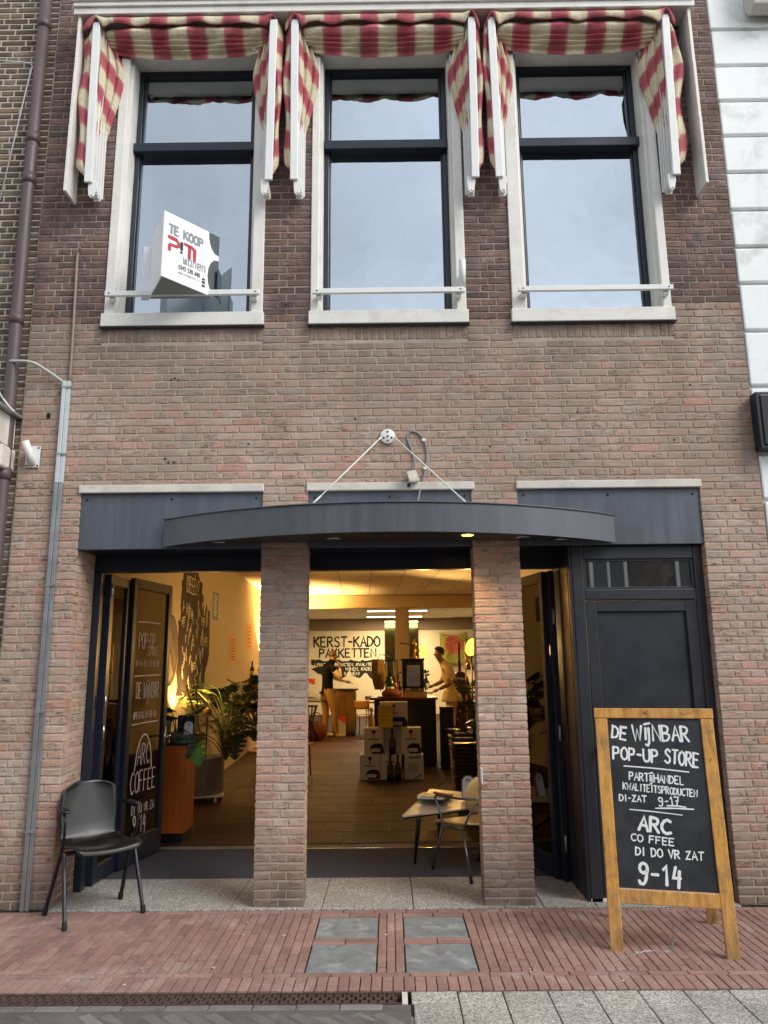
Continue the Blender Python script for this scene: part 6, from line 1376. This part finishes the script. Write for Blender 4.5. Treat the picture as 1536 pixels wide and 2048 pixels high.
def bagf(u, v):
    a = 2 * math.pi * u; s_ = math.sin(math.pi * min(1, .1 + .84 * v)) ** .45; return (.24 * s_ * math.cos(a) * (1 + .05 * math.sin(5 * v + a)), .12 * s_ * math.sin(a), .42 * v + .02 * math.cos(2 * a) * v)
MB().grid(bagf, 24, 14).build('body', LEA, sbg, True); MB().tube(catmull([(-.12, -.02, .38), (-.08, -.03, .58), (.08, -.03, .58), (.12, -.02, .38)], 5), .012, 8).build('strap', LEA, sbg, True)
# ---- right rear: tapestry, bass body, shelf of glasses
tp_ = thing('tapestry', 'yellow green cloth hanging with a reddish round motif on the rear wall', 'wall hanging', tuple(Vector((at(909, 1295, 20.6).x, 20.9, at(909, 1295, 20.9).z))))
TAPM = Mat('tapestry_cloth'); _p = TAPM.obj(); _d = TAPM.n('VectorMath', {0: TAPM.n('Mapping', {0: _p, 1: (0, 0, -.1), 3: (1, 0, 1)})}, out=1, operation='LENGTH'); _n = TAPM.noise(_p, 7, 4, .7, 1.5)
TAPM.bsdf(col=TAPM.mix(TAPM.mr(TAPM.ma('ADD', _d, TAPM.ma('MULTIPLY', _n, .15)), .36, .44, 1, 0), TAPM.ramp(_n, [(.35, S('5c5a20')), (.6, S('8a7f35'))]), TAPM.ramp(_n, [(.35, S('5f2417')), (.5, S('9a4a30')), (.65, S('44150e'))])), rough=.9); TAPM = TAPM.m
MB().grid(lambda u, v: (-.48 + .96 * u, -.03 * math.sin(9 * u), .52 - 1.1 * v - .10 * math.sin(math.pi * u) * (1 - v)), 24, 12).build('cloth', TAPM, tp_, True, solid=.006); MB().tube([(-.5, .02, .53), (.5, .02, .53)], .012, 8).build('rod', OAK, tp_)
ds = thing('double_bass', 'brown wooden double bass body standing behind the barista', 'instrument', tuple(Vector((at(920, 1400, 11.0).x, 11.0, .25)))); BASS = mk('bass_wood', '4a2412', .35, var=.25)
ol = []; 
for k in range(48):
    a = 2 * math.pi * k / 48; c, s_ = math.cos(a), math.sin(a); z = .62 + .62 * s_; w_ = .25 * (1 - .16 * s_) * (1 - .22 * math.exp(-((z - .75) / .16) ** 2)); ol.append((w_ * (1 if c > 0 else -1) * abs(c) ** .7, z))
MB().prism(ol, (0, -.10, 0), (1, 0, 0), (0, 0, 1), -.20).build('body', BASS, ds, bevel=.02); MB().tube([(0, -.09, 1.15), (0, -.06, 1.85)], [.035, .022], 8).build('neck', BASS, ds, True); MB().tube([(0, 0, 0), (0, 0, -.24)], .010, 8).build('endpin', DARKST, ds)
gs_ = thing('glass_shelf', 'dark wall shelf with bottles and glasses near the big lamp', 'shelf', tuple(at(950, 1338, 8.5))); MB().box(-.18, .25, -.10, .12, -.012, .012).build('board', BLKMET, gs_); MB().box(-.16, .24, -.02, .10, .2, .224).build('board', OAK, gs_)
for x in (-.17, .22): MB().box(x, x + .02, .08, .11, -.9, .5).build('upright', OAK, gs_)
for k in range(5): MB().lathe([(.03, .0125), (.034, .09), (.012, .12), (.012, .15)], 10, (-.12 + .075 * k, 0, 0)).build('jar', (MC['amber_glass'], LABC, GB, LABC, MC['amber_glass'])[k], gs_, True)
cbx = thing('floor_cable', 'black cable lying across the floor near the pedestal', 'cable', (.9, 5.5, .01)); o = Vector((.9, 5.5, .01)); MB().tube(catmull([PZ(x, y, .014) - o for x, y in ((878, 1571), (888, 1562), (902, 1548), (908, 1538), (915, 1530))], 5), .007, 6).build('cable', RUBBER, cbx, True)

# ================================================================ PEOPLE
def body(name, joints, bones, mats, parent, sub=2):
    """one continuous skinned surface; bones: (a, b, material index); faces take the material of the nearest bone"""
    ks = list(joints); me = bpy.data.meshes.new(name + '_rig'); me.from_pydata([joints[k][0] for k in ks], [(ks.index(a), ks.index(b)) for a, b, _ in bones], [])
    o = bpy.data.objects.new(name + '_rig', me); C.objects.link(o); md = o.modifiers.new('skin', 'SKIN'); md.use_smooth_shade = True
    for i, k in enumerate(ks):
        r = joints[k][1]; r = r if isinstance(r, tuple) else (r, r); me.skin_vertices[0].data[i].radius = r; me.skin_vertices[0].data[i].use_root = (k == 'pelvis')
    s_ = o.modifiers.new('sub', 'SUBSURF'); s_.levels = sub; s_.render_levels = sub
    dg = bpy.context.evaluated_depsgraph_get(); nm = bpy.data.meshes.new_from_object(o.evaluated_get(dg)); bpy.data.objects.remove(o); nm.name = name; nm.materials.clear()
    for m in mats: nm.materials.append(m)
    for p in nm.polygons:
        c = p.center; best = (9e9, 0)
        for a, b, mi in bones:
            A_, B_ = Vector(joints[a][0]), Vector(joints[b][0]); ab_ = B_ - A_; t = max(0, min(1, (c - A_).dot(ab_) / max(1e-9, ab_.length_squared))); ra = joints[a][1]; ra = ra if not isinstance(ra, tuple) else max(ra); d = (c - A_ - ab_ * t).length - ra * .6
            if d < best[0]: best = (d, mi)
        p.material_index = best[1]; p.use_smooth = True
    return link(name, nm, parent)
SKIN = mk('skin', '8f6b58', .5, var=.08); HAIR = mk('dark_hair', '17110d', .5, var=.3, bs=90, bump=.5)
def hand(parent, wrist, d, up, mat, curl=.5, s=1.0):
    """palm with four unequal bent fingers and a thumb off its side, one mesh"""
    d = Vector(d).normalized(); up = Vector(up); sd_ = d.cross(up).normalized(); up = sd_.cross(d).normalized(); w_ = Vector(wrist); m = MB()
    m.tube([w_ - d * .02, w_ + d * .03, w_ + d * .085], [.026 * s, .036 * s, .034 * s], 10)
    for k, (off, L_) in enumerate(((-.030, .070), (-.010, .080), (.010, .075), (.030, .058))):
        a = w_ + d * .08 + sd_ * off * s; b = a + (d - up * curl * .4).normalized() * L_ * .45; c = b + (d - up * curl * 1.3).normalized() * L_ * .35; e = c + (d * .6 - up * curl * 1.8).normalized() * L_ * .3; m.tube([a, b, c, e], [.0100 * s, .0095 * s, .0085 * s, .006 * s], 7)
    a = w_ + d * .03 - sd_ * .03 * s; b = a + (d * .6 - sd_ * .8).normalized() * .035; c = b + (d * .9 - sd_ * .2 - up * curl * .4).normalized() * .032; m.tube([a, b, c], [.013 * s, .011 * s, .008 * s], 7); return m.build('hand', mat, parent, True)
def head_bits(parent, c, face, hair=None, skin=None, r=.1):
    f = Vector(face).normalized(); s_ = f.cross(ZF).normalized(); u = s_.cross(f); c = Vector(c); m = MB()
    m.prism([(-.012, 0), (.012, 0), (.007, .045), (-.007, .045)], c + f * r * .92 - u * .015, s_, (u * .9 - f * .28).normalized(), -.022)
    m.build('nose', skin, parent, bevel=.004); m = MB()
    for k in (-1, 1): m.sph(tuple(c + s_ * k * r * .78 - f * .005), .024, 8, 6, (.6, .6, 1.2))
    m.build('ears', skin, parent, True); m = MB()
    for k in (-1, 1): m.sph(tuple(c + s_ * k * .032 + f * r * .84 + u * .012), .011, 8, 6)
    m.build('eyes', HAIR, parent, True); MB().tube([c + f * r * .86 - u * .062 - s_ * .022, c + f * r * .90 - u * .064, c + f * r * .86 - u * .062 + s_ * .022], .005, 6).build('mouth', mk('lips', '6e3a2e', .5), parent)
# man in a dark vest, seen from behind, hand at his mouth, other hand reaching to the counter
mo = Vector((-1.46, 12.6, .008)); man = thing('person', 'man in a black vest, cream sleeves and tan trousers holding one hand to his mouth', 'person', tuple(mo))
J = {'pelvis': ((-.02, .0, 1.02), (.165, .13)), 'waist': ((-.015, .0, 1.18), (.175, .135)), 'chest': ((-.02, .0, 1.45), (.205, .145)), 'collar': ((.0, .01, 1.62), (.12, .10)), 'neck': ((.06, .03, 1.70), .062), 'head1': ((.10, .05, 1.78), (.080, .088)), 'head2': ((.115, .06, 1.88), (.088, .098)), 'crown': ((.11, .06, 1.955), (.055, .062)),
     'rsh': ((.12, -.16, 1.56), .078), 'rel': ((.30, -.16, 1.325), .058), 'rwr': ((.275, -.02, 1.57), .037), 'lsh': ((-.10, .19, 1.56), .078), 'lel': ((.16, .26, 1.33), .055), 'lwr': ((.40, .24, 1.26), .036),
     'rhip': ((.06, -.09, .92), .118), 'rkn': ((.16, -.10, .55), .082), 'ran': ((.20, -.08, .12), .056), 'rft': ((.235, -.07, .045), .046), 'rtoe': ((.40, -.03, .035), .038), 'lhip': ((-.10, .08, .92), .115), 'lkn': ((-.06, .08, .54), .08), 'lan': ((-.06, .06, .12), .055), 'lft': ((-.03, .065, .045), .045), 'ltoe': ((.14, .12, .035), .037)}
B = [('pelvis', 'waist', 0), ('waist', 'chest', 0), ('chest', 'collar', 0), ('collar', 'neck', 0), ('neck', 'head1', 2), ('head1', 'head2', 2), ('head2', 'crown', 2), ('collar', 'rsh', 0), ('rsh', 'rel', 1), ('rel', 'rwr', 1), ('collar', 'lsh', 0), ('lsh', 'lel', 1), ('lel', 'lwr', 1),
     ('pelvis', 'rhip', 3), ('rhip', 'rkn', 3), ('rkn', 'ran', 3), ('ran', 'rft', 4), ('rft', 'rtoe', 4), ('pelvis', 'lhip', 3), ('lhip', 'lkn', 3), ('lkn', 'lan', 3), ('lan', 'lft', 4), ('lft', 'ltoe', 4)]
body('body', J, B, [mk('vest_black', '050608', .85, var=.15, spec=.08), mk('sleeve_cream', 'dccfb4', .85, var=.12, bs=40, bump=.4), SKIN, mk('trouser_tan', '86693f', .85, var=.15, bs=30, bump=.4), mk('shoe_pale', 'b9a68a', .7)], man)
hand(man, (.275, -.01, 1.60), (-.25, .25, 1), (.9, -.3, .2), SKIN, .6); hand(man, (.42, .24, 1.25), (1, -.05, -.15), (0, 0, 1), SKIN, .4); head_bits(man, (.115, .06, 1.86), (.85, .5, 0), skin=SKIN)
MB().tube(catmull([(-.11, -.02, 1.655), (-.02, -.10, 1.66), (.09, -.06, 1.655), (.11, .05, 1.65), (.0, .11, 1.66), (-.11, -.02, 1.655)], 4), .022, 8).build('vest_collar', MC['vest_black'], man, True)
def hair2(u, v):
    a = 2 * math.pi * u; el = math.pi / 2 - v * (1.45 + .5 * math.cos(a - 3.6)); r = .101 + .004 * math.sin(11 * a + 6 * v); return (.108 + r * 1.02 * math.cos(el) * math.cos(a), .058 + r * .96 * math.cos(el) * math.sin(a), 1.875 + r * 1.0 * math.sin(el))
MB().grid(hair2, 26, 9).build('hair', mk('cropped_hair', '3b2a20', .7, var=.3, bs=120, bump=.5), man, True, solid=.008)
m = MB(); m.lathe([(.185, 0), (.19, .02), (.182, .05)], 24, (-.02, 0, .985), Matrix.Diagonal((1, .78, 1))); m.build('vest_hem', MC['vest_black'], man, True)
# barista in a cream shirt bending over the work top
bo = Vector((1.24, 10.4, .008)); ba = thing('person', 'dark haired barista in a cream shirt working with both hands at the bar', 'person', tuple(bo))
J = {'pelvis': ((.03, .0, 1.02), (.150, .16)), 'waist': ((.03, .0, 1.18), (.135, .15)), 'chest': ((-.03, .0, 1.44), (.150, .185)), 'collar': ((-.09, .0, 1.61), (.095, .11)), 'neck': ((-.155, .0, 1.69), .058), 'head1': ((-.225, .0, 1.765), (.084, .078)), 'head2': ((-.235, .0, 1.87), (.098, .086)), 'crown': ((-.215, .0, 1.945), (.060, .055)),
     'lsh': ((-.05, -.19, 1.55), .076), 'lel': ((.00, -.24, 1.25), .056), 'lwr': ((-.26, -.20, 1.13), .034), 'rsh': ((-.07, .19, 1.55), .076), 'rel': ((-.14, .24, 1.28), .056), 'rwr': ((-.34, .14, 1.20), .034), 'lmid': ((-.03, -.235, 1.33), .062), 'rmid': ((-.12, .235, 1.36), .062),
     'lhip': ((.03, -.09, .92), .125), 'lkn': ((.0, -.10, .52), .085), 'lan': ((.03, -.10, .12), .056), 'lft': ((.0, -.10, .045), .046), 'ltoe': ((-.17, -.12, .035), .038), 'rhip': ((.03, .09, .92), .125), 'rkn': ((-.03, .10, .52), .085), 'ran': ((.03, .10, .12), .056), 'rft': ((.0, .10, .045), .046), 'rtoe': ((-.17, .12, .035), .038)}
B = [('pelvis', 'waist', 0), ('waist', 'chest', 0), ('chest', 'collar', 0), ('collar', 'neck', 2), ('neck', 'head1', 2), ('head1', 'head2', 2), ('head2', 'crown', 2), ('collar', 'lsh', 0), ('lsh', 'lmid', 0), ('lmid', 'lel', 2), ('lel', 'lwr', 2), ('collar', 'rsh', 0), ('rsh', 'rmid', 0), ('rmid', 'rel', 2), ('rel', 'rwr', 2),
     ('pelvis', 'lhip', 1), ('lhip', 'lkn', 1), ('lkn', 'lan', 1), ('lan', 'lft', 3), ('lft', 'ltoe', 3), ('pelvis', 'rhip', 1), ('rhip', 'rkn', 1), ('rkn', 'ran', 1), ('ran', 'rft', 3), ('rft', 'rtoe', 3)]
SHIRT = mk('shirt_cream', 'd9cba4', .85, var=.12, bs=40, bump=.4); body('body', J, B, [SHIRT, mk('trouser_sand', '9c8a55', .85, var=.15), SKIN, MC['shoe_pale']], ba)
hand(ba, (-.28, -.195, 1.12), (-1, .15, -.35), (0, 0, 1), SKIN, .6); hand(ba, (-.36, .13, 1.195), (-1, -.2, -.3), (0, 0, 1), SKIN, .6); head_bits(ba, (-.235, 0, 1.845), (-.95, -.05, -.25), skin=SKIN)
def hairf(u, v):
    a = 2 * math.pi * u; el = math.pi / 2 - v * (1.5 + .6 * math.cos(a)); r = .108 + .006 * math.sin(9 * a + 7 * v) + .005 * math.sin(23 * a); return (-.222 + r * 1.05 * math.cos(el) * math.cos(a), r * .95 * math.cos(el) * math.sin(a), 1.875 + r * 1.05 * math.sin(el))
MB().grid(hairf, 28, 10).build('hair', HAIR, ba, True, solid=.01); MB().grid(lambda u, v: (.03 + (.165 + .05 * v + .008 * math.sin(14 * math.pi * u) * v) * math.cos(2 * math.pi * u), (.175 + .03 * v) * math.sin(2 * math.pi * u), 1.10 - .22 * v), 36, 6).build('shirt_tail', SHIRT, ba, True, solid=.006)
m = MB(); 
for y in (-.195, .195): m.tube([(-.055 if y < 0 else -.12, y * 1.2, 1.37), (-.05 if y < 0 else -.125, y * 1.2, 1.31)], .068, 12)
m.build('rolled_cuff', SHIRT, ba, True)

# ================================================================ ACROSS THE STREET (seen only as reflections)
op = thing('street_house', 'brick houses across the street mirrored in the shop glass', 'building', (0, -13.5, 0)); MB().box(-14, 14, -6, 0, 0, 5.9).build('wall', BR_OLD, op); MB().prism([(-.3, 0), (6.3, 0), (3, 1.3)], (-14, .3, 5.901), (0, -1, 0), (0, 0, 1), 28).build('roof', mk('roof_tile', '5a4a44', .8), op)
for x in (-8.07, -5.87, -3.67, -1.47, .73, 2.93, 5.13, 7.33, 9.53):
    for z in (.6, 3.3):
        f = MB().box(x, x + .96, .0, .06, z, z + 1.9).build('window', WHITE, op)
        for xp in (x + .09, x + .52): MB().box(xp, xp + .35, .061, .07, z + .10, z + 1.8).build('pane', mk('dark_pane', '30363a', .1), f)

# small litter on the pavement: pale flecks, a leaf or two
rg = random.Random(44); m = MB()
for k in range(46):
    x, y = rg.uniform(-2.6, 2.3), rg.uniform(-1.32, -.10); s_ = rg.choice((.004, .005, .007, .009)); a = rg.uniform(0, 3.14)
    if any(p < x < q for p, q in SL): continue
    m.prism([(s_ * rg.uniform(.6, 1.4) * math.cos(a + 1.05 * i), s_ * .7 * rg.uniform(.6, 1.4) * math.sin(a + 1.05 * i)) for i in range(6)], (x, y, .0085), (1, 0, 0), (0, 1, 0), .003)
prop(m.build('litter', mk('pale_litter', 'c9c2b6', .8), None), 'pale flecks of litter scattered over the red brick pavement', 'litter', kind='stuff')
